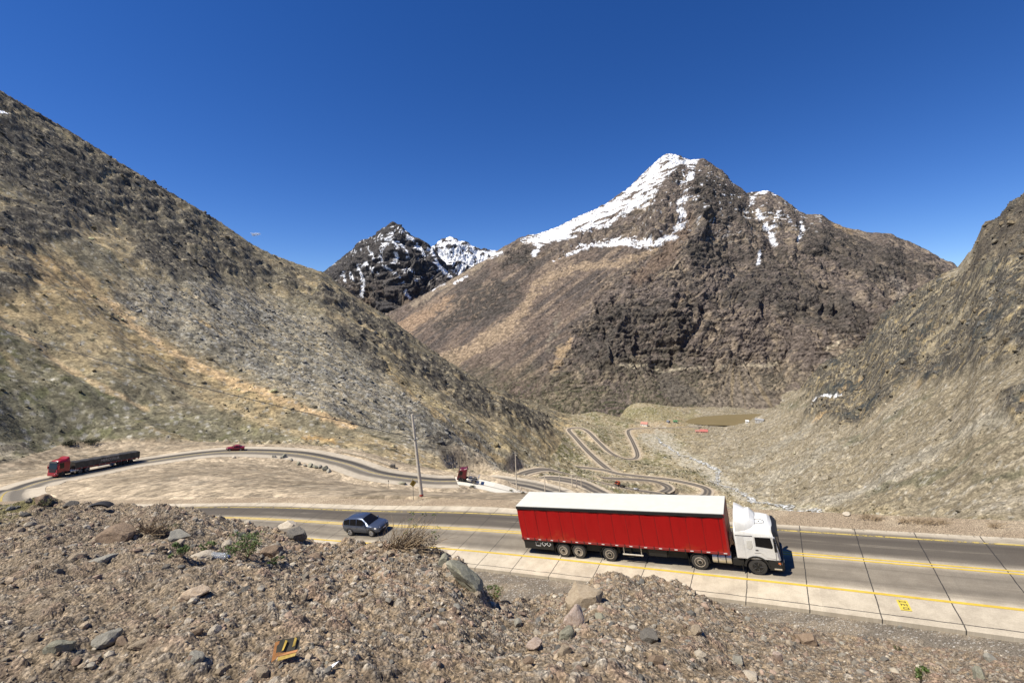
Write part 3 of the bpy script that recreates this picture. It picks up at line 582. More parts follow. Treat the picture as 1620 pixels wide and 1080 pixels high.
    for q in ([(980, 577, 1.5), (1010, 580, 3), (1035, 577, 2)], [(1040, 586, 1), (1080, 583, 1.8), (1150, 578, 1.5)], [(1170, 576, 1), (1192, 577, 2), (1222, 578, 3), (1235, 574, 2)], [(1305, 552, 2), (1322, 544, 3), (1338, 538, 2)]):
        c = mixc(c, (.45, .39, .28), sst(-1, 1.5, sd_line(U, V + wy * .2, q) + n2 * 2.5) * .5)
    k = np.maximum(snow_mask(U, V, SN_C[0], [], wx * .5 + n2 * 3, wy * .4 + n2 * 3) + n2 * 5.5 - np.clip(h, -.5, 1.5) * 5.0, 1.2 + snow_mask(U, V, [], SN_C[1], wx * .18, wy * .15) + n2 * 2.0 - h * .5)
    band = sst(.18, .5, fbm(X / 120, (Z + .25 * X) / 9, 3, 37)) * 9.0
    rv = np.interp(U, [q[0] for q in C_ridge], [q[1] for q in C_ridge]); strk2 = fbm((U * .9 - V * .42) / 34, (U * .42 + V * .9) / 5.0, 5, 49, .6); open_ = sst(2, 26, V - rv); k = k - 27 * sst(.04, .48, strk2 + .25 * h) * open_ * (V < 372); c = mixc(c, SNOW, sst(-.6, 1.6, k - band * .6 * sst(26, 3, k)) * .97)
    k2 = sst(.55, .68, n2 - .25 * h + .25 * n1) * sst(400, 300, V) * (U > 1000) * (U < 1300); c = mixc(c, SNOW, k2 * .9)
    return c * (1 + .25 * n3)[..., None]
LAY = [None]
RELIEF = [([(1100, 252), (1090, 285), (1078, 325), (1076, 350), (1060, 378)], -.7, 9), ([(1060, 246), (1062, 290), (1050, 340), (1040, 372)], .6, 14), ([(1112, 255), (1118, 300), (1100, 345), (1082, 400), (1040, 450), (985, 520), (950, 590)], .8, 16), ([(1190, 314), (1200, 340), (1228, 390), (1240, 430)], -.7, 9), ([(1175, 300), (1165, 350), (1190, 400)], .6, 14), ([(1240, 315), (1250, 350), (1290, 400), (1330, 440)], .5, 16), ([(1267, 350), (1262, 390), (1270, 420)], -.5, 8), ([(1180, 420), (1120, 480), (1070, 560), (1055, 600)], -.8, 13), ([(1240, 430), (1180, 500), (1150, 570)], .7, 18), ([(1330, 430), (1270, 500), (1230, 580)], -.6, 13), ([(1400, 400), (1370, 450), (1340, 530)], .6, 18), ([(1440, 400), (1420, 440), (1435, 470)], -.6, 10), ([(985, 470), (968, 520), (966, 580)], -.6, 8), ([(900, 470), (880, 530), (868, 580)], -.5, 8), ([(800, 400), (815, 440), (824, 480), (790, 520)], .6, 12), ([(700, 455), (660, 500), (620, 530)], .4, 10), ([(1190, 395), (1280, 420), (1360, 470), (1420, 520)], .55, 12), ([(1100, 400), (1180, 405), (1240, 425)], .5, 9), ([(860, 395), (930, 372), (1000, 362), (1040, 352)], -.35, 8), ([(990, 300), (960, 345)], .3, 8), ([(1020, 275), (1000, 330), (985, 370)], .35, 8)]
CHUTES = ([(560, 560), (640, 480), (800, 405), (880, 400), (1000, 385), (1000, 420), (940, 470), (880, 560), (840, 640), (640, 660)],
          [([(1040, 392, 3), (985, 415, 5), (905, 425, 6), (850, 450, 6), (832, 485, 9), (800, 520, 12), (740, 555, 12), (690, 580, 14)], (.30, .225, .15), .9),
           ([(720, 470, 4), (660, 505, 9), (610, 535, 12)], (.29, .205, .135), .9), ([(775, 410, 2), (700, 452, 4), (655, 480, 5)], (.30, .24, .17), .75),
           ([(903, 535, 2), (888, 560, 4), (878, 582, 5)], (.40, .29, .175), .9), ([(885, 500, 2), (872, 535, 3), (868, 560, 2)], (.23, .2, .15), .6),
           ([(965, 500, 1), (962, 545, 2), (970, 570, 1)], (.27, .24, .19), .6), ([(1075, 500, 3), (1068, 560, 4), (1062, 590, 3)], (.18, .14, .09), .7),
           ([(1090, 345, 10), (1060, 400, 14), (1010, 440, 10)], (.16, .112, .08), .6), ([(1400, 430, 4), (1430, 455, 8), (1420, 470, 5)], (.24, .205, .165), .8),
           ([(1080, 468, 5), (1060, 490, 5)], (.20, .145, .085), .7), ([(1325, 357, 4), (1345, 366, 5)], (.34, .245, .14), .8), ([(1320, 480, 8), (1400, 470, 5)], (.16, .135, .11), .5)],
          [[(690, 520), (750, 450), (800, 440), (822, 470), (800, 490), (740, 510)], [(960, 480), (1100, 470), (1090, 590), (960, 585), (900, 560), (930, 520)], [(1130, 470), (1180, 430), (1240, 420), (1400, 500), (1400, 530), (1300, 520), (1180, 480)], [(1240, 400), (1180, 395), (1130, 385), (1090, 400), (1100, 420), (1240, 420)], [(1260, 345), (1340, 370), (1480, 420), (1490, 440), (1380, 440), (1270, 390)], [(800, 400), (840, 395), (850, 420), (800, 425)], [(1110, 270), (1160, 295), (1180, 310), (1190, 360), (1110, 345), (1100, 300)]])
SN_C = ([[(822, 377), (880, 357), (945, 326), (992, 296), (1030, 258), (1055, 238), (1080, 246), (1113, 250), (1108, 262), (1085, 268), (1062, 275), (1050, 300), (1035, 322), (1000, 340), (960, 358), (925, 372), (880, 384), (850, 388), (825, 386)],
         [(878, 412), (900, 396), (935, 384), (980, 378), (1020, 380), (1034, 372), (1030, 392), (1000, 388), (950, 390), (910, 400)]],
        [[(1100, 252, 5), (1092, 280, 5), (1086, 307, 5), (1076, 325, 7), (1080, 348, 6), (1066, 372, 7), (1040, 385, 4)], [(1086, 310, 3), (1098, 312, 1)], [(1190, 314, 4), (1198, 335, 3), (1209, 352, 4), (1216, 365, 4), (1227, 387, 2.5)], [(1206, 304, 3), (1214, 300, 2)], [(1234, 336, 3), (1228, 346, 3), (1218, 362, 2)], [(1247, 343, 2), (1250, 350, 2.5)], [(1267, 352, 2.5), (1270, 366, 3), (1262, 380, 2)], [(1202, 398, 1.2), (1199, 416, 1.6)], [(775, 408, 2), (792, 398, 3)], [(845, 402, 3), (852, 392, 2)], [(640, 476, .8), (702, 448, 1)], [(720, 448, 1), (738, 438, 1.3)]])
mountain('mountain_peak', [C_deep, C_base, C_r1, C_r2, C_r3, C_ridge, C_back], 300, 1700, 1150, 720, 26, 1, central, 5)
# dark jagged peak, further back on the left
D_base = [(380, 640, 2700), (500, 640, 2700), (620, 640, 2700), (760, 640, 2700), (900, 640, 2700)]
D_r = [(380, 520, 3000), (500, 520, 3000), (560, 520, 2980), (620, 500, 2960), (680, 490, 3000), (740, 470, 3050), (900, 520, 3100)]
D_ridge = [(380, 500, 3500), (480, 450, 3480), (512, 432, 3450), (535, 415, 3430), (552, 401, 3420), (572, 382, 3410), (594, 372, 3400), (607, 362, 3395), (622, 354, 3390), (636, 362, 3390), (650, 372, 3400), (664, 381, 3410), (676, 388, 3420), (690, 402, 3450), (706, 425, 3480), (724, 438, 3500), (800, 470, 3500), (900, 520, 3500)]
D_back = [(a, b + 120, d + 500) for a, b, d in D_ridge]
SN_D = ([], [[(625, 362, 2), (612, 385, 3), (603, 400, 2.5), (606, 420, 1.5)], [(628, 360, 1.5), (645, 372, 3), (664, 392, 3), (672, 404, 2)], [(618, 378, 1.5), (630, 392, 2.5), (628, 402, 2)], [(634, 386, 2), (645, 400, 2.5), (648, 408, 1.5)], [(628, 405, 4), (624, 420, 2)], [(568, 425, 2), (576, 445, 2.5), (573, 470, 2)], [(545, 432, 1.5), (547, 446, 2)], [(580, 418, 2), (598, 432, 2.5)], [(604, 418, 1.5), (632, 438, 2.5), (640, 448, 2)], [(643, 462, 2.5), (650, 472, 2.5)], [(560, 445, 1.5), (556, 432, 1)], [(640, 432, 2), (655, 430, 2)], [(590, 400, 2), (592, 412, 2)], [(684, 396, 3), (694, 420, 3), (716, 440, 2)], [(660, 445, 2), (668, 438, 1.5)], [(600, 380, 2), (606, 376, 2)], [(560, 400, 1.5), (572, 396, 1.5)]])
def darkpeak(h, U, V, X, Y, Z, scl):
    w1 = fbm(X / 260, Z / 260, 4, 111); cx, cz = X / 210 + .5 * w1, (Z + .3 * Y) / 210
    if h is None:
        g1, g2, gid = worley(cx * 2.4, cz * 3, 113)
        return ridged(cx * .6 + cz * .2, cz * .45, 4, 115, .5) * 1.1 + fbm(cx * 4, cz * 4, 4, 117) * .3 + (gid - .5) * .15 - .3
    n2 = fbm(cx * 6, cz * 6, 5, 125, .6); n3 = fbm(cx * 18, cz * 18, 3, 127); n1 = fbm(cx, cz, 4, 129)
    c = np.empty(U.shape + (3,), np.float32); c[:] = (.065, .060, .058)
    c = mixc(c, (.13, .115, .098), sst(.0, .6, n2 - .2 * h)); c = mixc(c, (.16, .12, .085), sst(430, 490, V + 20 * n1) * sst(-.3, .4, n1 + .2) * .7)
    k = snow_mask(U, V, SN_D[0], SN_D[1], n2 * 6, n2 * 5) + n2 * 4 - h * 1.2
    c = mixc(c, SNOW, sst(-.4, .8, k)); c = mixc(c, SNOW, sst(.62, .75, n2 - .2 * h) * sst(470, 400, V) * .9)
    return c * (1 + .25 * n3)[..., None]
mountain('mountain_dark_peak', [D_base, D_r, D_ridge, D_back], 380, 900, 640, 420, 62, 1, darkpeak, 2)
S_base = [(600, 520, 3700), (720, 520, 3700), (900, 520, 3700)]
S_ridge = [(600, 440, 4600), (660, 410, 4550), (684, 394, 4520), (695, 383, 4500), (712, 374, 4480), (728, 382, 4490), (742, 386, 4500), (752, 393, 4510), (772, 396, 4520), (800, 397, 4520), (900, 440, 4600)]
S_back = [(a, b + 120, d + 500) for a, b, d in S_ridge]
def snowpeak(h, U, V, X, Y, Z, scl):
    cx, cz = X / 300, (Z + .3 * Y) / 300
    if h is None: return ridged(cx * 1.1, cz * .9, 6, 215, .58) * .8 + fbm(cx * 5, cz * 5, 4, 217) * .4 - .2
    n2 = fbm(cx * 5, cz * 5, 5, 225, .6); n3 = fbm(cx * 16, cz * 16, 3, 227)
    c = np.empty(U.shape + (3,), np.float32); c[:] = (.075, .068, .066)
    rock = sst(.15, .4, n2 + .45 * h - .25 + .35 * sst(395, 380, V) * (U > 735)); s_ = np.clip(1 - rock, 0, 1) * sst(460, 432, V - (U - 735) * .2)
    return mixc(c, SNOW, s_) * (1 + .15 * n3)[..., None]
mountain('mountain_snow_peak', [S_base, S_ridge, S_back], 600, 900, 380, 260, 70, 1, snowpeak, 1)
# water
lp = [Pz(u, v, LAKE_Z) for u, v in ((1083, 667.5), (1090, 663), (1110, 658.5), (1150, 655.8), (1190, 654.6), (1225, 653.6), (1275, 652), (1290, 655), (1285, 668), (1240, 671), (1190, 673), (1150, 672.8), (1115, 672), (1092, 670))]
mw, nt, b = newmat('muddy_water'); tcw = N(nt, 'ShaderNodeTexCoord'); nw = N(nt, 'ShaderNodeTexNoise', Scale=.03, Detail=4.0); nt.links.new(tcw.outputs['Object'], nw.inputs['Vector'])
cr = N(nt, 'ShaderNodeMix', data_type='RGBA'); cr.inputs[6].default_value = (.150, .118, .056, 1); cr.inputs[7].default_value = (.20, .155, .08, 1); nt.links.new(nw.outputs['Fac'], cr.inputs[0]); nt.links.new(cr.outputs[2], b.inputs['Base Color']); b.inputs['Roughness'].default_value = .45; b.inputs['Specular IOR Level'].default_value = .25
nb = N(nt, 'ShaderNodeTexNoise', Scale=1.2, Detail=3.0); nt.links.new(tcw.outputs['Object'], nb.inputs['Vector']); bp = N(nt, 'ShaderNodeBump', Strength=.3, Distance=.3); nt.links.new(nb.outputs['Fac'], bp.inputs['Height']); nt.links.new(bp.outputs[0], b.inputs['Normal'])
o = MB().add(lp, [tuple(range(len(lp)))]).build('lake', mw); tag(o, kind='structure')
mc, nt, b = newmat('creek_water'); tcw = N(nt, 'ShaderNodeTexCoord'); nw = N(nt, 'ShaderNodeTexNoise', Scale=.45, Detail=6.0, Roughness=.7); nt.links.new(tcw.outputs['Object'], nw.inputs['Vector'])
rp = N(nt, 'ShaderNodeValToRGB'); rp.color_ramp.elements[0].position = .46; rp.color_ramp.elements[0].color = (.16, .15, .12, 1); rp.color_ramp.elements[1].position = .58; rp.color_ramp.elements[1].color = (.78, .80, .80, 1); nt.links.new(nw.outputs['Fac'], rp.inputs[0]); nt.links.new(rp.outputs[0], b.inputs['Base Color']); b.inputs['Roughness'].default_value = .3
ck_, _s = dens([P(*q) for q in creek_px], 2.0); jit = np.cumsum(rng.normal(0, 1, len(ck_))) ; jit = np.convolve(rng.normal(0, 4, len(ck_)), np.ones(5) / 5, 'same')
ck_ = offs(ck_, 0) + np.stack([jit, 0 * jit, 0 * jit], 1); wv_ = .9 + np.abs(np.convolve(rng.normal(0, 2.4, len(ck_)), np.ones(4) / 4, 'same'))
d = np.gradient(ck_, axis=0); nn = np.stack([-d[:, 1], d[:, 0], 0 * jit], 1); nn /= np.linalg.norm(nn, axis=1)[:, None]
E_ = np.stack([ck_ - nn * wv_[:, None], ck_ + nn * wv_[:, None]], 1)
for i in range(len(E_)):
    for k in (0, 1): E_[i, k, 2] = terr_z(E_[i, k, 0], E_[i, k, 1]) + .5
o = link('creek', np_mesh('creek', E_.reshape(-1, 3), grid_faces(len(E_), 2), mc)); tag(o, kind='structure')
# ------------------------------------------------------------------ near ground: the bank, the bed of the main road and its shoulder
def curve(ps):
    """world points -> functions of the bearing x / y"""
    ps = np.array(ps, float); a = ps[:, 0] / ps[:, 1]; o = np.argsort(a); return a[o], ps[o, 1], ps[o, 2]
nu, = (1300,)
an = np.concatenate([np.linspace(-1.55, 1.45, nu)])
def ev(cv): return np.interp(an, cv[0], cv[1]), np.interp(an, cv[0], cv[2])
crest = [(-420, 792, 9), (-200, 788, 9), (0, 800, 9), (30, 797, 8.9), (57, 790, 8.8), (94, 797, 8.7), (125, 803, 8.7), (170, 806, 8.7), (199, 803, 8.7), (240, 800, 8.6), (284, 801, 8.4), (335, 813, 8.2), (380, 825, 7.9), (426, 838, 7.6), (455, 842, 7.4), (493, 859, 7.2), (556, 863, 7.0), (610, 868, 6.9), (692, 873, 6.7), (720, 883, 6.5), (746, 903, 6.2), (765, 932, 6.0), (780, 952, 6.0), (810, 955, 6.3), (845, 953, 6.8), (880, 948, 7.2), (905, 940, 7.5), (925, 926, 7.8), (941, 918, 8.0), (974, 907, 8.2), (1006, 917, 8.3), (1039, 921, 8.4), (1088, 932, 8.6), (1112, 943, 8.8), (1153, 966, 9.4), (1200, 980, 10.5), (1270, 996, 11.5), (1400, 1020, 11.5), (1500, 1038, 10.5), (1620, 1056, 9.5), (1850, 1085, 8.5)]
def road_pts(t, h=0.0, svals=None):
    near = [ST(s, 3.2 + t, h) for s in np.arange(74, -9, -2.)]
    return near
mainC = routeA[:iH + 1]
def mline(t, dz=0):
    q = offs(mainC, -t) ; q[:, 2] += -t * slopeA[:iH + 1] + dz
    return q[::4]
rows = []
us_ = np.linspace(-420, 1900, 60)
rows.append((curve(P(us_, 0 * us_ + 1500, .75)), 4))
rows.append((curve(P(us_, 0 * us_ + 1250, 1.35)), 40))
bt = np.interp(us_, [-420, 0, 400, 800, 1100, 1400, 1900], [2.5, 2.4, 2.3, 2.3, 2.6, 3.4, 4.2])
rows.append((curve(P(us_, 0 * us_ + 1085, bt)), 90))
cr_ = np.array(crest, float); cu, cv_, cd = (np.interp(us_, cr_[:, 0], cr_[:, k]) for k in range(3))
md = np.interp(us_, [-420, 0, 450, 700, 800, 900, 1100, 1300, 1900], [3.9, 3.8, 3.6, 3.6, 3.6, 3.9, 4.4, 5.4, 6.0]); 
# middle of the bank: sag a little below the straight line
mid = (P(us_, 0 * us_ + 1085, bt) * .5 + P(us_, cv_, cd) * .5); mid[:, 2] -= np.interp(us_, [0, 400, 800, 1200, 1500], [.02, .0, .10, .12, .45])
rows.append((curve(mid), 150))
rows.append((curve(P(cr_[:, 0], cr_[:, 1], cr_[:, 2])), 150))
cp = P(us_, cv_, cd); dd = np.interp(us_, [-420, 700, 760, 900, 960, 1110, 1200, 1500], [2.2, 1.8, 1.5, 2.5, 1.6, 1.8, 3, 3])
beh = cp * (1 + dd / cd)[:, None]; beh[:, 2] = cp[:, 2] - dd * np.interp(us_, [-420, 800, 1200, 1300, 1500], [.95, .95, .9, .80, .74])
rows.append((curve(beh), 40))
rows.append((curve(mline(-9.2, -.5)), 160)); rows.append((curve(mline(-6.2, -.16)), 50)); rows.append((curve(mline(-5.0, -.22)), 20))
rows.append((curve(mline(3.1, -.3)), 30)); rows.append((curve(mline(4.6, -.1)), 20)); rows.append((curve(mline(5.6, .05)), 30)); rows.append((curve(mline(6.4, -.7)), 12))
Yn, Zn, n_ = [], [], []
ev_ = [ev(rw[0]) for rw in rows]
# keep distances increasing
for i in range(1, len(ev_)): ev_[i] = (np.maximum(ev_[i][0], ev_[i - 1][0] + .05), ev_[i][1])
for i in range(len(rows) - 1):
    m = rows[i + 1][1]; t = np.linspace(0, 1, m, endpoint=False)[:, None]
    if i >= 5: tt = t
    else: tt = t
    y0, y1 = ev_[i][0], ev_[i + 1][0]; yy = y0 * (y1 / y0) ** tt; f = (yy - y0) / (y1 - y0)
    Yn.append(yy); Zn.append(ev_[i][1] * (1 - f) + ev_[i + 1][1] * f)
Yn.append(ev_[-1][0][None]); Zn.append(ev_[-1][1][None])
NY = np.vstack(Yn); NZ = np.vstack(Zn); NX = an[None] * NY
# round the break of slope at the rows
kk = np.array([1, 4, 7, 9, 10, 9, 7, 4, 1], float); kk /= kk.sum(); top = sum(rw[1] for rw in rows[1:6])
Zs = NZ.copy()
for i in range(top - 30):
    if i >= 4: Zs[i] = sum(kk[q] * NZ[i + q - 4] for q in range(9))
NZ = Zs
NU, NV = project(NX, NY, NZ)
crow = sum(rw[1] for rw in rows[1:5])
bank = np.zeros(NX.shape); bank[:sum(rw[1] for rw in rows[1:7])] = 1; fade = np.ones(NX.shape[0]); e0 = sum(rw[1] for rw in rows[1:7]); fade[e0 - 60:e0 + 1] = np.linspace(1, 0.1, 61); fade[e0 + 1:] = .1
f1, f2, cidn = worley(NX / .085, NY / .085, 2); g1, g2, gidn = worley(NX / .24 + 3, NY / .24, 4); h1, h2, hidn = worley(NX / .6, NY / .6, 6)
m1 = fbm(NX / .9, NY / .9, 4, 140); m2 = fbm(NX / .25, NY / .25, 4, 142); m3 = fbm(NX / .05, NY / .05, 3, 144)
clod = sst(-20, 60, NU - 120) * 0 + 1
peb = sst(.62, .25, f1) * (.25 + .75 * cidn); cob = sst(.55, .2, g1) * np.clip(gidn - .35, 0, 1)
far_ = np.clip(NY / 6, .5, 3)
dz = (m1 * .10 + m2 * .034 + m3 * .010) * far_ ** .5 + peb * .026 + cob * .055
crsh = np.exp(-((np.arange(NX.shape[0]) - crow) / 22.0) ** 2)[:, None]
dz += crsh * (fbm(NX / .35, NY / .35, 4, 150) * .085)
NZ = NZ + dz * fade[:, None]
cn = np.empty(NX.shape + (3,), np.float32); cn[:] = (.225, .170, .110)
cn = mixc(cn, (.26, .198, .130), sst(-.2, .5, m1 + .3 * m2)); cn = mixc(cn, (.155, .118, .082), sst(.0, .5, fbm(NX / .5, NY / .5, 4, 155)) * .7)
cn = mixc(cn, (.225, .195, .155), peb * (cidn > .45) * .8); cn = mixc(cn, (.12, .11, .10), peb * (cidn < .2) * .9); cn = mixc(cn, (.24, .165, .12), cob * (gidn > .75) * 1.2); cn = mixc(cn, (.29, .255, .205), sst(.6, .3, f1) * (cidn > .88))
leftg = sst(520, 250, NU + 60 * m1); cn = mixc(cn, (.185, .15, .108), leftg * .5)
cn = mixc(cn, (.125, .115, .045), sst(.0, .5, m1 + .4) * sst(110, 60, NU) * sst(845, 812, NV + 8 * m2) * .8)
shd = np.zeros(NX.shape[0]); shd[e0 - 150:] = np.clip(np.arange(NX.shape[0] - e0 + 150) / 90, 0, 1)
sc_ = mixc(np.float32(cn * 0 + 1) * np.float32((.150, .128, .100)), (.21, .175, .13), sst(-.2, .5, fbm(NX / 2.2, NY / 1.0, 4, 160))); sc_ = mixc(sc_, (.36, .34, .30), (cidn > .86) * sst(.5, .3, f1)); 
cn = cn * (1 - shd[:, None, None]) + sc_ * shd[:, None, None]
fs = sum(rw[1] for rw in rows[1:10]); fr_ = np.clip((np.arange(NX.shape[0]) - fs) / 6.0, 0, 1)[:, None]
fc_ = mixc(np.float32(cn * 0 + 1) * np.float32((.255, .20, .138)), (.31, .25, .175), sst(-.2, .4, fbm(NX / 6, NY / 2, 4, 165)))
cn = cn * (1 - fr_[..., None]) + fc_ * fr_[..., None]
cn *= (1.16 * (1 + .3 * m3 + .1 * m2))[..., None]
bank_o = link('gravel_bank', np_mesh('gravel_bank', np.stack([NX, NY, NZ], -1).reshape(-1, 3), grid_faces(*NX.shape), M_near, cn.reshape(-1, 3))); tag(bank_o, kind='structure')
def near_pt(u, v, lim=None):
    """first point of the near ground seen under a pixel"""
    a0 = (u - 810) / F; r = ray(u, v); a = r[0] / r[1]; j = int(np.clip(np.interp(a, an, np.arange(nu)), 0, nu - 1)); k0 = 44
    Uc, Vc = project(NX[k0:, j], NY[k0:, j], NZ[k0:, j]); k = np.nonzero(Vc <= v)[0]; i = k0 + (k[0] if len(k) else NX.shape[0] - 45)
    i = min(i, NX.shape[0] - 1)
    return Vector((NX[i, j], NY[i, j], NZ[i, j]))
def near_z(x, y):
    a = x / y; j = int(np.clip(np.interp(a, an, np.arange(nu)), 0, nu - 1)); return float(np.interp(y, NY[:, j], NZ[:, j]))
# ------------------------------------------------------------------ roads
def ribbon(name, C, s, ts, slope, lift, mat, skirt=.35, far=None):
    d = np.gradient(C, axis=0); n = np.stack([-d[:, 1], d[:, 0], 0 * d[:, 0]], 1); n /= np.linalg.norm(n, axis=1)[:, None]
    ts = np.array([ts[0]] + list(ts) + [ts[-1]], float); TS = np.repeat(ts[None], len(C), 0)
    if far is not None: TS[:, 0] = far; TS[:, 1] = far
    V = C[:, None] + n[:, None] * TS[..., None]
    V[..., 2] += TS * np.broadcast_to(slope, (len(C),))[:, None] + lift
    V[:, 0, 2] -= skirt; V[:, -1, 2] -= skirt
    me = np_mesh(name, V.reshape(-1, 3), grid_faces(len(C), len(ts)), mat, smooth=False, attrs={'rs': np.repeat(s, len(ts)), 'rt': TS.ravel()})
    o = link(name, me); tag(o, kind='structure'); return o
def math_(nt, op, a, b=None, c=None):
    n = nt.nodes.new('ShaderNodeMath'); n.operation = op
    for i, q in enumerate((a, b, c)):
        if q is None: continue
        if isinstance(q, (int, float)): n.inputs[i].default_value = q
        else: nt.links.new(q, n.inputs[i])
    return n.outputs[0]
def ss_(nt, x, a, b):
    n = nt.nodes.new('ShaderNodeMapRange'); n.interpolation_type = 'SMOOTHSTEP'; nt.links.new(x, n.inputs[0]); n.inputs[1].default_value = a; n.inputs[2].default_value = b; return n.outputs[0]
def mixn(nt, f, a, b):
    n = nt.nodes.new('ShaderNodeMix'); n.data_type = 'RGBA'
    if isinstance(f, (int, float)): n.inputs[0].default_value = f
    else: nt.links.new(f, n.inputs[0])
    for i, q in ((6, a), (7, b)):
        if isinstance(q, tuple): n.inputs[i].default_value = (*q, 1)
        else: nt.links.new(q, n.inputs[i])
    return n.outputs[2]
def road_mat(name, lanes, joint, pave, dark, darkm, tint):
    """concrete pavement: rs = distance along, rt = distance across; lanes = (centre, halfwidth, strength) of the worn rubber bands"""
    m, nt, b = newmat(name)
    rs = N(nt, 'ShaderNodeAttribute', attribute_name='rs').outputs['Fac']; rt = N(nt, 'ShaderNodeAttribute', attribute_name='rt').outputs['Fac']
    cx = nt.nodes.new('ShaderNodeCombineXYZ'); nt.links.new(math_(nt, 'MULTIPLY', rs, .05), cx.inputs[0]); nt.links.new(rt, cx.inputs[1])
    nz = N(nt, 'ShaderNodeTexNoise', Scale=1.6, Detail=6.0, Roughness=.65); nt.links.new(cx.outputs[0], nz.inputs['Vector'])       # long streaks
    cy = nt.nodes.new('ShaderNodeCombineXYZ'); nt.links.new(rs, cy.inputs[0]); nt.links.new(rt, cy.inputs[1])
    n2 = N(nt, 'ShaderNodeTexNoise', Scale=.8, Detail=7.0, Roughness=.7); nt.links.new(cy.outputs[0], n2.inputs['Vector'])
    n3 = N(nt, 'ShaderNodeTexNoise', Scale=14., Detail=4.0, Roughness=.7); nt.links.new(cy.outputs[0], n3.inputs['Vector'])
    slab = N(nt, 'ShaderNodeTexWhiteNoise', noise_dimensions='2D'); cz = nt.nodes.new('ShaderNodeCombineXYZ'); nt.links.new(math_(nt, 'FLOOR', math_(nt, 'DIVIDE', rs, joint)), cz.inputs[0]); nt.links.new(math_(nt, 'FLOOR', math_(nt, 'DIVIDE', rt, 3.2)), cz.inputs[1]); nt.links.new(cz.outputs[0], slab.inputs[0])
    col = mixn(nt, ss_(nt, n2.outputs['Fac'], .35, .68), pave, tint)
    wob = math_(nt, 'MULTIPLY', math_(nt, 'SUBTRACT', nz.outputs['Fac'], .5), 1.1); tt = math_(nt, 'ADD', rt, wob)
    for ctr, hw, st_ in lanes:
        k = math_(nt, 'SUBTRACT', 1.0, ss_(nt, math_(nt, 'ABSOLUTE', math_(nt, 'SUBTRACT', tt, ctr)), hw * .45, hw * 1.25))
        k = math_(nt, 'MULTIPLY', k, math_(nt, 'MULTIPLY', ss_(nt, nz.outputs['Fac'], .1, .45), st_)); col = mixn(nt, k, col, dark)
    sl = ss_(nt, slab.outputs[0], 0, 1); col = mixn(nt, math_(nt, 'MULTIPLY', sl, .16), col, (.10, .09, .075))
    if darkm:
        jw = math_(nt, 'ADD', .014, math_(nt, 'MULTIPLY', n3.outputs['Fac'], .025))
        fr = math_(nt, 'ABSOLUTE', math_(nt, 'SUBTRACT', math_(nt, 'MODULO', math_(nt, 'ADD', math_(nt, 'ADD', rs, 500.0), math_(nt, 'MULTIPLY', n2.outputs['Fac'], .12)), joint), joint * .5))
        kj = math_(nt, 'LESS_THAN', fr, jw)
        for q in darkm: kj = math_(nt, 'MAXIMUM', kj, math_(nt, 'MULTIPLY', math_(nt, 'LESS_THAN', math_(nt, 'ABSOLUTE', math_(nt, 'SUBTRACT', math_(nt, 'ADD', rt, math_(nt, 'MULTIPLY', n2.outputs['Fac'], .16)), q + .08)), .028), ss_(nt, n2.outputs['Fac'], .3, .42)))
        col = mixn(nt, math_(nt, 'MULTIPLY', kj, .9), col, (.030, .028, .026))
    fine = nt.nodes.new('ShaderNodeMapRange'); nt.links.new(n3.outputs['Fac'], fine.inputs[0]); fine.inputs[1].default_value = .25; fine.inputs[2].default_value = .75; fine.inputs[3].default_value = .84; fine.inputs[4].default_value = 1.16
    sc = nt.nodes.new('ShaderNodeVectorMath'); sc.operation = 'SCALE'; nt.links.new(col, sc.inputs[0]); nt.links.new(fine.outputs[0], sc.inputs['Scale'])
    nt.links.new(sc.outputs[0], b.inputs['Base Color']); b.inputs['Roughness'].default_value = .85; b.inputs['Specular IOR Level'].default_value = .25
    return m
# rt here is positive to the left of travel (towards the viewer on the main leg): rt = 3.2 - t
M_road = road_mat('worn_concrete', [(-1.5, 1.35, .93), (-2.6, .7, .75), (1.55, 1.2, .66), (.6, .5, .35), (2.5, .5, .35)], 3.1, (.50, .435, .33), (.062, .052, .042), (4.85,), (.38, .325, .245))
M_road2 = road_mat('pale_concrete', [(0, 3.0, .45), (-1.6, 1.05, .6), (1.5, 1.1, .95)], 5.0, (.50, .435, .335), (.050, .046, .042), None, (.42, .36, .27))
M_white = road_mat('bright_concrete', [(0., .3, .8)], 5.0, (.72, .68, .58), (.2, .18, .15), None, (.66, .62, .52))
iM = iH + 6
ribbon('main_road', routeA[:iM], sA[:iM], [-4.15, -3.6, 0, 4.8, 5.28], slopeA[:iM], .0, M_road, far=-np.interp(sA[:iM], [0, 66, 82, 200], [3.35, 3.45, 4.15, 4.15]))
bR = int(np.argmin(np.linalg.norm(routeA - rest[0], axis=1))); bE = int(np.argmin(np.linalg.norm(routeA - rest[1], axis=1)))
ribbon('upper_road', routeA[iM - 1:bR - 4], sA[iM - 1:bR - 4], [-5.2, -4.4, 0, 4.2, 5.0], slopeA[iM - 1:bR - 4], .05, M_road2)
ribbon('bright_road', routeA[bR - 5:bE + 12], sA[bR - 5:bE + 12], [-2.9, 0, 3.4], 0, .08, M_white)
ribbon('lower_road', routeA[bE + 11:], sA[bE + 11:], [-4.6, 0, 4.6], 0, .1, M_road2)
M_road3 = road_mat('switchback_concrete', [(0, 3.0, .6), (-1.6, 1.2, .8), (1.6, 1.2, .8)], 5.0, (.46, .385, .285), (.055, .05, .046), None, (.36, .30, .22))
ribbon('switchback_road', routeB, sB, [-4.4, 0, 4.4], 0, .15, M_road3)
ribbon('loop_road', routeC, sC, [-4.3, 0, 4.3], 0, .14, M_road3)
ribbon('valley_road', routeD, sD, [-5.0, 0, 5.0], 0, .2, M_road3)
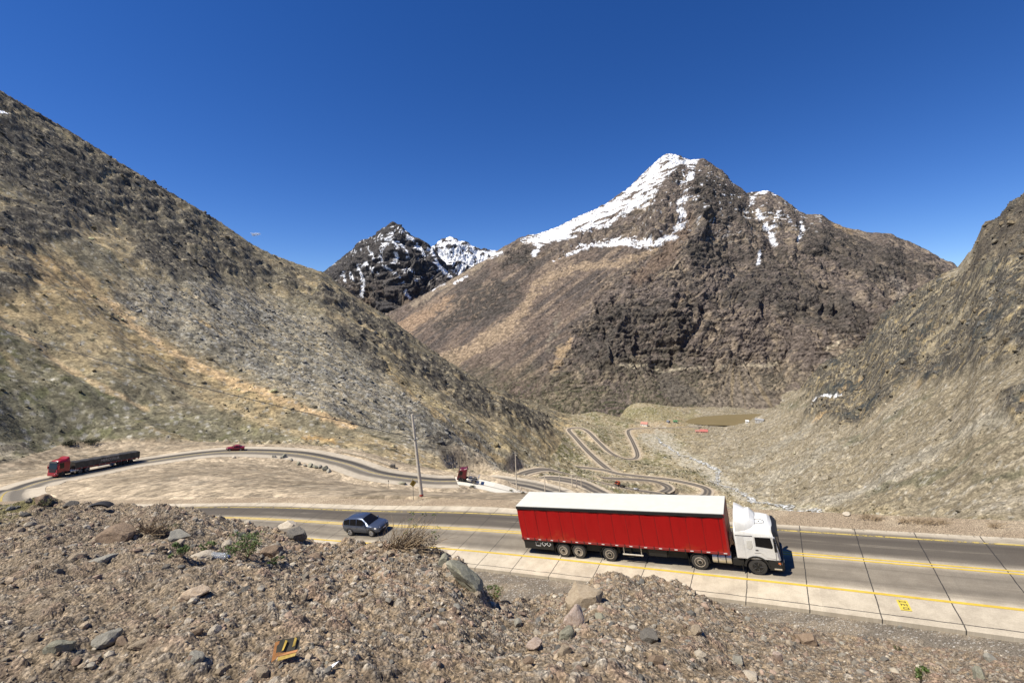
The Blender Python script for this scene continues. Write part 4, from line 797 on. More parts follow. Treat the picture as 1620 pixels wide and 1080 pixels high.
# painted lines
def paint_mat(name, colr, wear):
    m, nt, b = newmat(name); tc = N(nt, 'ShaderNodeTexCoord'); n = N(nt, 'ShaderNodeTexNoise', Scale=2.2, Detail=8.0, Roughness=.75); nt.links.new(tc.outputs['Object'], n.inputs['Vector'])
    nt.links.new(mixn(nt, ss_(nt, n.outputs['Fac'], .3, .7), colr, tuple(q * .75 for q in colr)), b.inputs['Base Color']); b.inputs['Roughness'].default_value = .7
    nt.links.new(math_(nt, 'SUBTRACT', 1.0, ss_(nt, n.outputs['Fac'], wear, wear + .08)), b.inputs['Alpha']); return m
M_yel = paint_mat('yellow_road_paint', (.58, .40, .045), .66); M_yel2 = paint_mat('worn_yellow_paint', (.48, .36, .09), .52); M_tar = simple('tar', (.02, .02, .02), .8)
def line(name, C, s, t0, t1, slope, lift, mat, mask=None):
    d = np.gradient(C, axis=0); n = np.stack([-d[:, 1], d[:, 0], 0 * d[:, 0]], 1); n /= np.linalg.norm(n, axis=1)[:, None]
    ts = np.array([t0, t1]); V = C[:, None] + n[:, None] * ts[None, :, None]; V[..., 2] += ts[None] * np.broadcast_to(slope, (len(C),))[:, None] + lift
    f = grid_faces(len(C), 2)
    if mask is not None: f = f[mask[:len(f)]]
    tag(link(name, np_mesh(name, V.reshape(-1, 3), f, mat, smooth=False)), kind='structure')
mA, msA, mS = routeA[:iM], sA[:iM], slopeA[:iM]
line('edge_line', mA, msA, 3.12, 3.30, mS, .012, M_yel); line('centre_line', mA, msA, .12, .24, mS, .012, M_yel); line('centre_line', mA, msA, -.14, -.02, mS, .012, M_yel)
line('far_edge_line', mA, msA, -2.86, -2.72, mS, .012, M_yel2)
uA, usA, uS = routeA[iM - 1:bR - 4], sA[iM - 1:bR - 4], slopeA[iM - 1:bR - 4]
line('centre_line', uA, usA, -.12, .14, uS, .066, M_yel2)
# ------------------------------------------------------------------ rocks
def ico(sub):
    bm = bmesh.new(); bmesh.ops.create_icosphere(bm, subdivisions=sub, radius=1.0); v = np.array([q.co[:] for q in bm.verts]); f = np.array([[q.index for q in p.verts] for p in bm.faces]); bm.free(); return v, f
_ico = {k: ico(k) for k in (1, 2, 3, 4)}
def rock_shape(sub, seed, cuts=9, sharp=.72, rough=.05, flat=.7):
    g = np.random.default_rng(seed); v, f = _ico[sub]; v = v.copy()
    for _ in range(cuts):
        n = g.normal(size=3); n /= np.linalg.norm(n); h = g.uniform(sharp - .22, sharp + .16); d = v @ n; m = d > h; v[m] -= np.outer(d[m] - h, n)
    if sub >= 2 and rough:
        r_ = fbm(v[:, 0] * 2.3 + seed * 3.1 + v[:, 2], v[:, 1] * 2.3 - v[:, 2] * 1.3 + seed, 3, seed % 40); v *= (1 + rough * r_)[:, None]
    v *= np.array([1, g.uniform(.62, .9), g.uniform(flat - .12, flat + .12)]); return v, f
def rots(n, g, tilt=.6):
    """random rotation matrices: any heading, some tilt"""
    a = g.uniform(0, 2 * np.pi, n); t = g.normal(0, tilt, n); b = g.uniform(0, 2 * np.pi, n)
    ca, sa = np.cos(a), np.sin(a); Z = np.zeros((n, 3, 3)); Z[:, 0, 0] = ca; Z[:, 0, 1] = -sa; Z[:, 1, 0] = sa; Z[:, 1, 1] = ca; Z[:, 2, 2] = 1
    ct, st_ = np.cos(t), np.sin(t); X = np.zeros((n, 3, 3)); X[:, 0, 0] = 1; X[:, 1, 1] = ct; X[:, 1, 2] = -st_; X[:, 2, 1] = st_; X[:, 2, 2] = ct
    cb, sb = np.cos(b), np.sin(b); Y = np.zeros((n, 3, 3)); Y[:, 0, 0] = cb; Y[:, 0, 1] = -sb; Y[:, 1, 0] = sb; Y[:, 1, 1] = cb; Y[:, 2, 2] = 1
    return Y @ X @ Z
def scatter(name, pos, size, cols, sub, mat, seed, flat=.7, sink=.25, nshape=10, cuts=8, tilt=.5, smooth=False):
    g = np.random.default_rng(seed); n = len(pos); Rm = rots(n, g, tilt); VV, FF, CC = [], [], []; off = 0
    which = g.integers(0, nshape, n)
    for k in range(nshape):
        v, f = rock_shape(sub, seed * 100 + k, cuts, flat=flat); idx = np.nonzero(which == k)[0]
        if not len(idx): continue
        q = np.einsum('nij,vj->nvi', Rm[idx], v) * size[idx][:, None, None] + pos[idx][:, None]; q[..., 2] += (size[idx] * (.5 - sink))[:, None]
        VV.append(q.reshape(-1, 3)); FF.append((f[None] + (np.arange(len(idx)) * len(v))[:, None, None] + off).reshape(-1, 3)); CC.append(np.repeat(cols[idx], len(v), 0)); off += len(idx) * len(v)
    return tag(link(name, np_mesh(name, np.concatenate(VV), np.concatenate(FF), mat, np.concatenate(CC), smooth, 3)), kind='stuff')
def pick(g, n, weight, i0=0):
    """n random grid cells of the terrain, chosen with the given weight"""
    p = weight.ravel() / weight.sum(); k = g.choice(p.size, n, p=p); jit = lambda s: g.uniform(-.5, .5, n) * s
    i, j = np.unravel_index(k, weight.shape); y = TY[i, j] * np.exp(jit(math.log(1500 / 26) / NR)); x = TX[i, j] / TY[i, j] * y + jit(1.9 / F) * y; return i, j, np.stack([x, y, TZ[i, j]], 1)
g = np.random.default_rng(21)
PALETTE = np.array([(.20, .175, .13), (.15, .135, .11), (.26, .225, .165), (.115, .105, .09), (.23, .185, .12), (.17, .165, .15)])
vis = (TU > -60) & (TU < 1680)
slope_w = np.ones(TX.shape)
def rcols(n, g, bright=1.0): return PALETTE[g.integers(0, 6, n)] * (g.uniform(.75, 1.2, n) * bright)[:, None]
# crags
wgt = vis * crag * (outc + .15) * np.where(isR > .5, 2.6, 1.0) * sst(100, 170, TY) ; i, j, ps = pick(g, 15000, wgt); sz = (g.pareto(2.7, 15000) * .6 + .5) * np.clip(ps[:, 1] / 430, .35, 1.6); sz = np.minimum(sz, np.where(ps[:, 0] > 150, 5.0, 3.2) * np.clip(ps[:, 1] / 430, .35, 1.6))
scatter('crag_rocks', ps, sz, rcols(15000, g, .8), 1, M_terrain, 31, .75, .45, 14, 7, .8)
# stones and blocks on the open slopes and the valley floor
patch = .25 + sst(-.2, .6, fbm(TX / 28, TY / 28, 4, 311))
wgt = vis * ((1 - crag * .3) * (hill * .75 * patch + valley * .7 * patch) + scree * 1.6) * (D > 9) * (lakem < -6) * np.where(TY < 95, 0, 1); nS = 72000; i, j, ps = pick(g, nS, wgt)
sz = np.minimum((g.pareto(2.8, nS) * .30 + .30) * np.clip(ps[:, 1] / 330, .35, 2.4), 2.6); onS = scree[i, j] > .5; loc = c[i, j]
cs = np.where(onS[:, None], np.array([(.30, .285, .245), (.22, .21, .185), (.115, .11, .10), (.17, .16, .14)])[g.integers(0, 4, nS)], loc * np.array([.55, 1.5, 1.25, .9, .4, 1.7])[g.integers(0, 6, nS)][:, None]) * g.uniform(.85, 1.15, nS)[:, None]
scatter('slope_stones', ps, sz * .8, np.clip(cs, .02, .45), 1, M_terrain, 37, .62, .4, 12, 7, .6)
# low scrub
M_scrub = simple('dark_scrub', (.042, .045, .020), .9, var=.5, scale=.6)
def scrub(name, ps, sz, seed, mat):
    g = np.random.default_rng(seed); n = len(ps); m = 26
    d = g.normal(size=(n, m, 3)); d /= np.linalg.norm(d, axis=2)[..., None]; d[..., 2] = np.abs(d[..., 2]); c_ = ps[:, None] + d * (sz[:, None] * g.uniform(.55, 1, (n, m)))[..., None] * np.array([1, 1, .62])
    a = g.normal(size=(n, m, 3)); b = g.normal(size=(n, m, 3)); s_ = (sz[:, None] * g.uniform(.22, .42, (n, m)))[..., None]
    V = np.stack([c_ + a * s_ * .6, c_ + b * s_ * .6, c_ - a * s_ * .5 + d * s_ * .5], 2).reshape(-1, 3)
    return tag(link(name, np_mesh(name, V, np.arange(len(V)).reshape(-1, 3), mat, None, False, 3)), kind='stuff')
gb = fbm(TX / 35, TY / 35, 4, 301)
wgt = vis * (valley * 1.6 * sst(-.1, .4, gb) * (TY < 1100) + isL * sst(.05, .4, gb) * .10 * (1 - scree) + isR * .05 * sst(.1, .4, gb)) * (D > 10) * (lakem < -4) * np.where(TY < 100, 0, 1) * sst(25, 5, np.abs(ck) * 0 + np.maximum(ck, 0) * 3)
i, j, ps = pick(g, 5200, wgt); scrub('valley_scrub', ps, g.uniform(.35, 1.0, 5200) * np.clip(ps[:, 1] / 330, .5, 2.0), 41, M_scrub)
# ------------------------------------------------------------------ vehicle materials
M_white_p = simple('white_paint', (.74, .73, .68), .35, var=.05, coat=.3, dirt=(.45, .40, .32), dirt_amt=.25)
M_roofw = simple('white_trailer_roof', (.53, .525, .465), .55, var=.05, scale=2, dirt=(.5, .48, .42), dirt_amt=.4)
M_black = simple('black_plastic', (.011, .011, .011), .6, var=.2)
M_under = simple('dark_chassis', (.010, .010, .009), .75, var=.3, dirt=(.03, .025, .02), dirt_amt=.4)
M_tyre = simple('tyre_rubber', (.045, .042, .038), .85, var=.25, scale=6, bump=.2)
M_rimp = simple('pale_wheel_rim', (.46, .40, .32), .5, var=.15, scale=12)
M_rims = simple('silver_wheel_rim', (.62, .62, .63), .3, metal=.7, var=.1)
M_rimd = simple('dark_wheel_rim', (.06, .06, .06), .4, metal=.4)
M_alu = simple('aluminium', (.66, .62, .54), .38, metal=.75, var=.12, scale=5)
M_glass = simple('dark_glass', (.006, .006, .007), .12, var=.05, spec=.35)
M_refl = simple('white_reflector', (.82, .80, .76), .3)
M_lamp = simple('clear_lamp', (.72, .73, .74), .12, spec=.8, var=.25, scale=22)
M_amber = simple('amber_lamp', (.65, .16, .03), .2)
M_redl = simple('red_lamp', (.45, .02, .02), .2)
M_redp = simple('red_paint', (.28, .009, .016), .35, coat=.35, var=.08)
M_dred = simple('dark_red_paint', (.105, .006, .012), .35, coat=.3, var=.08)
M_orng = simple('orange_paint', (.50, .085, .02), .4)
M_rail = simple('dusty_red_rail', (.26, .020, .018), .5, var=.15)
def curtain_mat():
    m, nt, b = newmat('red_curtain'); tc = N(nt, 'ShaderNodeTexCoord'); sp = N(nt, 'ShaderNodeSeparateXYZ'); nt.links.new(tc.outputs['Object'], sp.inputs[0])
    n = N(nt, 'ShaderNodeTexNoise', Scale=.55, Detail=5.0, Roughness=.6); nt.links.new(tc.outputs['Object'], n.inputs['Vector'])
    cx = nt.nodes.new('ShaderNodeCombineXYZ'); nt.links.new(math_(nt, 'MULTIPLY', sp.outputs[0], 5.0), cx.inputs[0]); nt.links.new(math_(nt, 'MULTIPLY', sp.outputs[2], .5), cx.inputs[2])
    n2 = N(nt, 'ShaderNodeTexNoise', Scale=1.0, Detail=5.0, Roughness=.7); nt.links.new(cx.outputs[0], n2.inputs['Vector'])
    col = mixn(nt, ss_(nt, n2.outputs['Fac'], .5, .75), (.38, .003, .003), (.27, .003, .003))
    col = mixn(nt, math_(nt, 'MULTIPLY', ss_(nt, math_(nt, 'ADD', n.outputs['Fac'], math_(nt, 'MULTIPLY', math_(nt, 'SUBTRACT', 2.0, sp.outputs[2]), .16)), .56, .72), .45), col, (.40, .075, .020))   # dust low on the sheet
    col = mixn(nt, math_(nt, 'MULTIPLY', ss_(nt, math_(nt, 'ADD', sp.outputs[2], math_(nt, 'MULTIPLY', n2.outputs['Fac'], .8)), 3.8, 4.3), .6), col, (.10, .005, .008))                        # darker towards the top edge
    nt.links.new(col, b.inputs['Base Color']); b.inputs['Roughness'].default_value = .55; b.inputs['Specular IOR Level'].default_value = .3; return m
M_curt = curtain_mat()
def wheel(root, x, y, r, w, rim, deep=False, z=None, tag_label=None):
    """tyre as the part, rim as its sub-part; outer face away from the vehicle's centre"""
    s = 1 if y > 0 else -1; z = r if z is None else z; a = .62 * r
    t = MB().lathe([(a, 0), (r * .86, 0), (r * .95, .012 * s), (r, .05 * s), (r, (w - .05)) if s < 0 else (r, w - .05), (r * .95, w - .012), (a, w)] if s > 0 else [(a, 0), (r * .86, 0), (r * .95, -.012), (r, -.05), (r, -(w - .05)), (r * .95, -(w - .012)), (a, -w)], (x, y - s * w, z)).build('wheel', M_tyre, root, smooth=40)
    k = s
    pr = [(a * 1.02, k * .0), (a * 1.02, k * .01), (a * .92, k * .012), (a * .82, -k * (.11 if deep else .05)), (a * .5, -k * (.13 if deep else .055)), (a * .48, k * (.0 if deep else -.01)), (a * .22, k * (.02 if deep else .0)), (.01, k * (.02 if deep else .0))]
    rm = MB().lathe([(q, o) for q, o in pr], (x, y, z), n=24)
    for i in range(10 if deep else 5):
        an_ = 2 * math.pi * i / (10 if deep else 5); cx_, cz_ = x + a * .60 * math.cos(an_), z + a * .60 * math.sin(an_)
        if deep: rm.lathe([(.022, -k * .13), (.022, -k * .08)], (cx_, y, cz_), n=6)
        else: rm.tube([(x + a * .3 * math.cos(an_), y - k * .02, z + a * .3 * math.sin(an_)), (x + a * .88 * math.cos(an_), y - k * .012, z + a * .88 * math.sin(an_))], a * .12, 6)
    rm.build('rim', rim, t, smooth=35)
    if deep: MB().lathe([(a * .40, -k * .10), (a * .40, k * .005), (a * .3, k * .022), (.01, k * .022)], (x, y, z), n=16).build('hub', M_under, t, smooth=35)
    return t
def arch(x, r0, r1, y0, y1, z, a0=8, a1=172, n=12):
    m = MB(); rings = []
    for i in range(n + 1):
        a = R_(a0 + (a1 - a0) * i / n); c, s = math.cos(a), math.sin(a); rings.append([(x + r0 * c, y0, z + r0 * s), (x + r1 * c, y0, z + r1 * s), (x + r1 * c, y1, z + r1 * s), (x + r0 * c, y1, z + r0 * s)])
    return m.loft(rings)
def cab(root, x0, paint, high=False, deflector=True, trim=M_black, plate=False, lod=0):
    """forward-control lorry cab; x0 = back wall. 2.4 m long, 2.5 m wide"""
    H = 3.3 if high else 2.78; W = 1.25
    def ring(x, zb, zt, w, wt, crown): return [(x, -w, zb), (x, -w, zb + .5), (x, -w, zt - .28), (x, -wt, zt - .06), (x, -wt * .8, zt + crown * .6), (x, 0, zt + crown), (x, wt * .8, zt + crown * .6), (x, wt, zt - .06), (x, w, zt - .28), (x, w, zb + .5), (x, w, zb)]
    b = MB().loft([ring(x0, 1.02, H, 1.23, 1.16, .26), ring(x0 + .08, 1.0, H + .02, W, 1.19, .28), ring(x0 + .62, 1.0, H + .02, W, 1.19, .30), ring(x0 + 1.5, 1.02, H + .01, W, 1.19, .30), ring(x0 + 1.92, 1.02, H - .04, W, 1.17, .24), ring(x0 + 2.13, 1.0, H - .16, 1.24, 1.12, .14)])
    body = b.build('cab_body', paint, root, smooth=50, bevel=.02)
    # front face below and around the windscreen
    fr = MB().loft([[(x0 + 2.13, -1.24, 1.0), (x0 + 2.13, 1.24, 1.0), (x0 + 2.13, 1.2, H - .3), (x0 + 2.13, -1.2, H - .3)], [(x0 + 2.36, -1.18, .98), (x0 + 2.36, 1.18, .98), (x0 + 2.2, 1.10, H - .34), (x0 + 2.2, -1.10, H - .34)]]); fr.build('front_panel', paint, root, bevel=.05)
    MB().loft([[(x0 + 2.372, -1.10, 1.72), (x0 + 2.372, 1.10, 1.72), (x0 + 2.228, 1.04, H - .36), (x0 + 2.228, -1.04, H - .36)], [(x0 + 2.24, -1.10, 1.70), (x0 + 2.24, 1.10, 1.70), (x0 + 2.12, 1.04, H - .34), (x0 + 2.12, -1.04, H - .34)]]).build('windscreen', M_glass, root, bevel=.03)
    MB().loft([[(x0 + 2.12, -1.18, H - .32), (x0 + 2.12, 1.18, H - .32), (x0 + 2.06, 1.10, H + .0), (x0 + 2.06, -1.10, H + .0)], [(x0 + 2.40, -1.0, H - .36), (x0 + 2.40, 1.0, H - .36), (x0 + 2.28, .95, H - .10), (x0 + 2.28, -.95, H - .10)]]).build('sun_visor', trim, root, bevel=.03)
    g_ = MB()
    for i in range(4): g_.box(x0 + 2.30, x0 + 2.39, -.85, .85, 1.06 + i * .15, 1.16 + i * .15)
    g_.build('grille', trim, root, bevel=.01)
    MB().loft([[(x0 + 2.05, -1.25, .36), (x0 + 2.05, 1.25, .36), (x0 + 2.05, 1.25, .98), (x0 + 2.05, -1.25, .98)], [(x0 + 2.36, -1.25, .34), (x0 + 2.36, 1.25, .34), (x0 + 2.36, 1.25, .96), (x0 + 2.36, -1.25, .96)], [(x0 + 2.50, -1.05, .34), (x0 + 2.50, 1.05, .34), (x0 + 2.50, 1.05, .92), (x0 + 2.50, -1.05, .92)]]).build('bumper', paint if high else trim, root, bevel=.04)
    for s in (-1, 1):
        MB().loft([[(x0 + 2.26, s * 1.262, .74), (x0 + 2.40, s * 1.20, .74), (x0 + 2.40, s * 1.20, .92), (x0 + 2.26, s * 1.262, .92)], [(x0 + 2.38, s * .84, .74), (x0 + 2.52, s * .84, .74), (x0 + 2.52, s * .84, .90), (x0 + 2.38, s * .84, .90)]]).build('headlight', M_lamp, root, bevel=.01)
        d = MB().prism([(x0 + 1.0, 1.42), (x0 + 1.36, 1.46), (x0 + 1.62, 1.18), (x0 + 2.12, 1.12), (x0 + 2.14, 1.85), (x0 + 2.05, H - .27), (x0 + 1.02, H - .27)] if lod < 2 else [(x0 + 1, 1.45), (x0 + 2.1, 1.15), (x0 + 2.05, H - .4), (x0 + 1.02, H - .4)], s * 1.252, s * 1.268).build('door', paint, root, bevel=.006)
        MB().prism([(x0 + 1.12, 1.86), (x0 + 1.98, 1.76), (x0 + 2.04, 1.86), (x0 + 1.96, H - .34), (x0 + 1.12, H - .34)], s * 1.266, s * 1.275).build('door_window', M_glass, d)
        if lod < 2:
            MB().box(x0 + 1.08, x0 + 1.24, s * 1.268, s * 1.29, 1.60, 1.65).build('handle', trim, d, bevel=.008)
            mm = MB().tube([(x0 + 2.12, s * 1.24, 2.35), (x0 + 2.22, s * 1.42, 2.33)], .025, 6).tube([(x0 + 2.12, s * 1.24, 1.78), (x0 + 2.22, s * 1.42, 1.80)], .025, 6)
            mm.loft([[(x0 + 2.10, s * 1.36, 1.72), (x0 + 2.10, s * 1.60, 1.72), (x0 + 2.10, s * 1.60, 2.26), (x0 + 2.10, s * 1.36, 2.26)], [(x0 + 2.24, s * 1.38, 1.74), (x0 + 2.24, s * 1.57, 1.74), (x0 + 2.24, s * 1.57, 2.24), (x0 + 2.24, s * 1.38, 2.24)]]); mm.loft([[(x0 + 2.10, s * 1.38, 2.30), (x0 + 2.10, s * 1.58, 2.30), (x0 + 2.10, s * 1.58, 2.5), (x0 + 2.10, s * 1.38, 2.5)], [(x0 + 2.22, s * 1.40, 2.32), (x0 + 2.22, s * 1.56, 2.32), (x0 + 2.22, s * 1.56, 2.48), (x0 + 2.22, s * 1.40, 2.48)]])
            mm.build('wing_mirror', trim if not high else paint, root, bevel=.03)
        arch(x0 + 1.06, .60, .70, s * .95, s * 1.285, .52, 0, 180).build('wheel_arch', trim, root, smooth=30)
        MB().prism([(x0 + 1.72, .38), (x0 + 2.1, .38), (x0 + 2.1, 1.02), (x0 + 1.66, 1.06)], s * .95, s * 1.255).build('entry_step', trim, root, bevel=.02)
    if deflector:
        def dr(x, zt, w, zs): return [(x, -w, zs), (x, -w * .99, zt - .34), (x, -w * .84, zt - .07), (x, -w * .4, zt), (x, w * .4, zt), (x, w * .84, zt - .07), (x, w * .99, zt - .34), (x, w, zs)]
        z0 = H + .02; top = (4.02 if high else 3.66)
        d = MB(); outer = [dr(x0 + .10, top, 1.20, z0 - .1), dr(x0 + .34, top - .10, 1.19, z0 - .1), dr(x0 + .64, top - .30, 1.16, z0 - .08), dr(x0 + .94, H + .62 if not high else top - .38, 1.06, z0 - .02), dr(x0 + 1.22, H + .36, .92, z0 + .1)]
        d.loft(outer, cap=False, closed=False); inner = [[(x, y * .96, z - .05) for x, y, z in r_] for r_ in outer[:4]]; inner[0] = [(x0 + .10, y * .96, z - .05) for x, y, z in outer[0]]; d.loft(inner, cap=False, closed=False)
        d.loft([outer[0], inner[0]], cap=False, closed=False)
        d.build('roof_deflector', paint, root, smooth=45)
        if lod < 1:
            m = MB()
            for y in (-.7, 0, .7): m.tube([(x0 + .16, y, z0), (x0 + .26, y, top - .12)], .03, 6)
            m.box(x0 + .12, x0 + .17, -1.1, 1.1, z0 + .30, z0 + .36); m.build('deflector_strut', M_under, root)
    return body
def tractor_base(root, xr, xf, near_dual=True, rimf=M_rimd, rimr=M_rimp, tank=True, lod=0, axles=None):
    m = MB()
    for s in (-1, 1): m.box(xr - .9, xf + .9, s * .38 - .06, s * .38 + .06, .78, 1.02)
    m.box(xr - .35, xr + .45, -.5, .5, 1.02, 1.16).box(xf - 1.5, xf - .2, -.85, .85, .55, .98)
    for s in (-1, 1): m.box(xf - 1.35, xf - .72, s * .75 if s > 0 else -1.18, s * 1.18 if s > 0 else -.75, .48, .92)
    m.build('tractor_chassis', M_under, root, bevel=.015)
    for s in (-1, 1):
        wheel(root, xf, s * 1.24, .52, .31, rimf)
        for ax in (axles or [xr]):
            wheel(root, ax, s * 1.25, .52, .58, rimr, True)
            if lod < 2: arch(ax, .58, .62, s * .66, s * 1.24, .53, -4, 184).build('mudguard', M_black, root, smooth=30)
        if tank and lod < 2:
            xa, xb = xr + .78, xf - 1.42
            t = MB().lathe([(.05, 0), (.34, .0), (.36, .03), (.36, xb - xa - .03), (.34, xb - xa), (.05, xb - xa)], (xa, s * .90, .80), 'x', 24).build('fuel_tank', M_alu, root, smooth=40)
            for q in (.3, .72): MB().lathe([(.365, -.03), (.372, -.03), (.372, .03), (.365, .03)], (xa + (xb - xa) * q, s * .90, .80), 'x', 24).build('tank_strap', M_black, t, smooth=40)
def place(root, origin, fwd, up, lat=0.0):
    f = Vector(fwd).normalized(); l = Vector(up).cross(f).normalized(); u = f.cross(l)
    o = Vector(origin) + l * lat
    root.matrix_world = Matrix(((f.x, l.x, u.x, o.x), (f.y, l.y, u.y, o.y), (f.z, l.z, u.z, o.z), (0, 0, 0, 1)))
# ------------------------------------------------------------------ the white and red articulated lorry
T = empty('articulated_lorry'); tag(T, 'long articulated lorry with white cab and red curtain-sided trailer under a white roof', 'truck')
L_ = 14.6; zb, zt = 1.25, 3.84; seams = np.linspace(.55, L_ - .35, 15)
def curtain(y):
    s = 1 if y > 0 else -1; nx, nz = 300, 22; xs = np.linspace(.04, L_ - .04, nx); V = np.zeros((nz, nx, 3))
    q = np.min(np.abs(xs[:, None] - seams[None]), 1); cell = np.searchsorted(seams, xs); ph = np.random.default_rng(5).uniform(0, 1, 20)[cell]
    for k in range(nz):
        f = k / (nz - 1); z0, z1 = zb + .10, zt - .21 - .09 * np.clip(1 - np.abs(((xs * 1.02 + ph * .6) % 1.9) / 1.9 - .5) * 2, 0, 1) * (ph > .35) - .01
        V[k, :, 0] = xs; V[k, :, 2] = z0 + (z1 - z0) * f
        V[k, :, 1] = y + s * (.018 * np.sin(math.pi * f) * (1 + .6 * np.sin(xs * 1.3 + ph * 6)) + .010 * np.sin(xs * 7.1 + 3 * f + ph * 9) * f - .016 * np.exp(-(q / .022) ** 2))
    me = np_mesh('curtain', V.reshape(-1, 3), grid_faces(nz, nx) if s < 0 else grid_faces(nz, nx)[:, ::-1], M_curt); o = link('curtain', me, T)
    sm = MB()
    for x in seams: sm.box(x - .008, x + .008, y - .004 if s > 0 else y - .009, y + .009 if s > 0 else y + .004, zb + .12, zt - .20)
    sm.build('curtain_seam', simple('curtain_seam_black', (.10, .006, .006), .7) if 'curtain_seam_black' not in bpy.data.materials else bpy.data.materials['curtain_seam_black'], o)
for y in (-1.29, 1.29): curtain(y)
MB().box(0, L_, -1.31, 1.31, zt - .02, zt + .03).build('trailer_roof', M_roofw, T, bevel=.015)
for y in (-1, 1):
    MB().box(.0, L_, y * 1.285 if y > 0 else -1.335, y * 1.335 if y > 0 else -1.285, zt - .23, zt - .022).build('roof_rail', M_black, T, bevel=.02)
    rl = MB().box(0, L_, 1.24 if y > 0 else -1.315, 1.315 if y > 0 else -1.24, zb - .07, zb + .10).build('lower_rail', M_rail, T, bevel=.01)
    for i in range(15):
        x = .28 + i * .985
        MB().box(x + .18, x + .38, 1.316 if y > 0 else -1.324, 1.324 if y > 0 else -1.316, zb + .0, zb + .05).build('reflector', M_refl, rl)
        MB().box(x - .16, x - .115, 1.316 if y > 0 else -1.335, 1.335 if y > 0 else -1.316, zb - .13, zb + .16).build('curtain_buckle', M_black, rl)
MB().box(.02, L_ - .02, -1.22, 1.22, zb - .04, zb + .02).box(.03, .06, -1.25, 1.25, zb, zt - .03).build('trailer_deck', M_under, T)
fw = MB().box(L_ - .05, L_, -1.27, 1.27, zb + .0, zt - .03); fw.build('front_wall', simple('dull_red_panel', (.22, .03, .025), .5), T, bevel=.01)
for y in (-1.30, 1.30): MB().box(L_ - .10, L_ + .02, y - .03, y + .03, zb - .07, zt - .02).build('corner_post', M_rail, T, bevel=.01)
MB().box(L_ + .02, L_ + .20, -.5, .3, 1.45, 1.9).tube([(L_ + .03, -.9, 1.5), (L_ + .2, -.7, 1.9), (L_ + .35, -.6, 1.35)], .03, 6).build('air_connector', simple('tan_fitting', (.50, .36, .22), .6), T, bevel=.02)
und = MB()
for s in (-.42, .42): und.box(.3, 13.8, s - .07, s + .07, .86, zb - .05)
for x in np.arange(.8, 13.5, 1.1): und.box(x, x + .08, -1.2, 1.2, 1.02, zb - .045)
for x in (3.3, 4.5, 6.8): und.box(x - .12, x + .12, -.95, .95, .40, .62)
und.box(2.7, 7.5, -.95, .95, .50, .95).box(7.6, 9.4, -.8, .8, .6, 1.1).box(9.4, 12.0, -.95, .95, .52, 1.12).box(.1, 2.3, -1.1, 1.1, .42, 1.1)  # dark bulk added so the shade under the trailer fills solid black
und.build('trailer_chassis', M_under, T, bevel=.01)
for s in (-1, 1):
    sp = MB().box(.12, 2.55, 1.20 if s > 0 else -1.245, 1.245 if s > 0 else -1.20, .46, 1.17).build('side_panel', M_black, T, bevel=.02)
    y = s * 1.252; tp = .013
    def stroke(a, b): MB().tube([(a[0], y, a[1]), (b[0], y, b[1])], tp, 4).build('reflective_tape', M_refl, sp)
    stroke((1.12, 1.06), (1.12, .74)); stroke((1.12, .74), (1.50, .74)); stroke((1.50, .74), (1.50, .98)); stroke((1.22, 1.07), (1.32, 1.02))
    for x in (1.62, 2.02): stroke((x - .02, .92), (x + .16, 1.08)); stroke((x - .02, .92), (x + .16, .74)); stroke((x + .16, .74), (x + .34, .90)); stroke((x + .34, .90), (x + .24, 1.0))
    for x in (3.3, 4.5, 6.8):
        wheel(T, x, s * 1.25, .51, .40, M_rimp, True); arch(x, .56, .60, s * .84, s * 1.25, .53, 20, 168).build('mudguard', M_black, T, smooth=30)
        MB().box(x - .66, x - .64, s * .84 if s > 0 else -1.24, s * 1.24 if s > 0 else -.84, .25, .75).build('mud_flap', M_black, T)
    MB().tube([(7.75, s * 1.2, .60), (9.15, s * 1.2, .60)], .05, 8).tube([(7.85, s * 1.2, .60), (7.85, s * 1.15, 1.2)], .03, 6).tube([(9.05, s * 1.2, .60), (9.05, s * 1.15, 1.2)], .03, 6).build('side_guard', M_alu, T, smooth=True)
    MB().box(8.15, 8.32, s * .88 - .08, s * .88 + .08, .35, 1.2).box(8.05, 8.42, s * .88 - .15, s * .88 + .15, .30, .36).build('landing_leg', M_under, T, bevel=.015)
    MB().box(9.55, 10.75, 1.0 if s > 0 else -1.2, 1.2 if s > 0 else -1.0, .62, 1.12).build('tool_box', M_black, T, bevel=.05)
    MB().box(12.75 - .68, 12.75 - .66, .78 if s > 0 else -1.22, 1.22 if s > 0 else -.78, .22, .8).build('mud_flap', M_black, T)
    MB().box(15.20, 15.24, .95 if s > 0 else -1.25, 1.25 if s > 0 else -.95, .22, .62).build('mud_flap', M_black, T)
MB().box(.05, .12, -1.1, 1.1, .48, .6).build('rear_bumper', M_under, T)
for s in (-1, 1): MB().box(.02, .05, s * 1.0 - .15, s * 1.0 + .15, .95, 1.07).build('tail_light', M_redl, T)
tractor_base(T, 12.75, 16.05)
cab(T, 14.98, M_white_p)
xq = 14.98
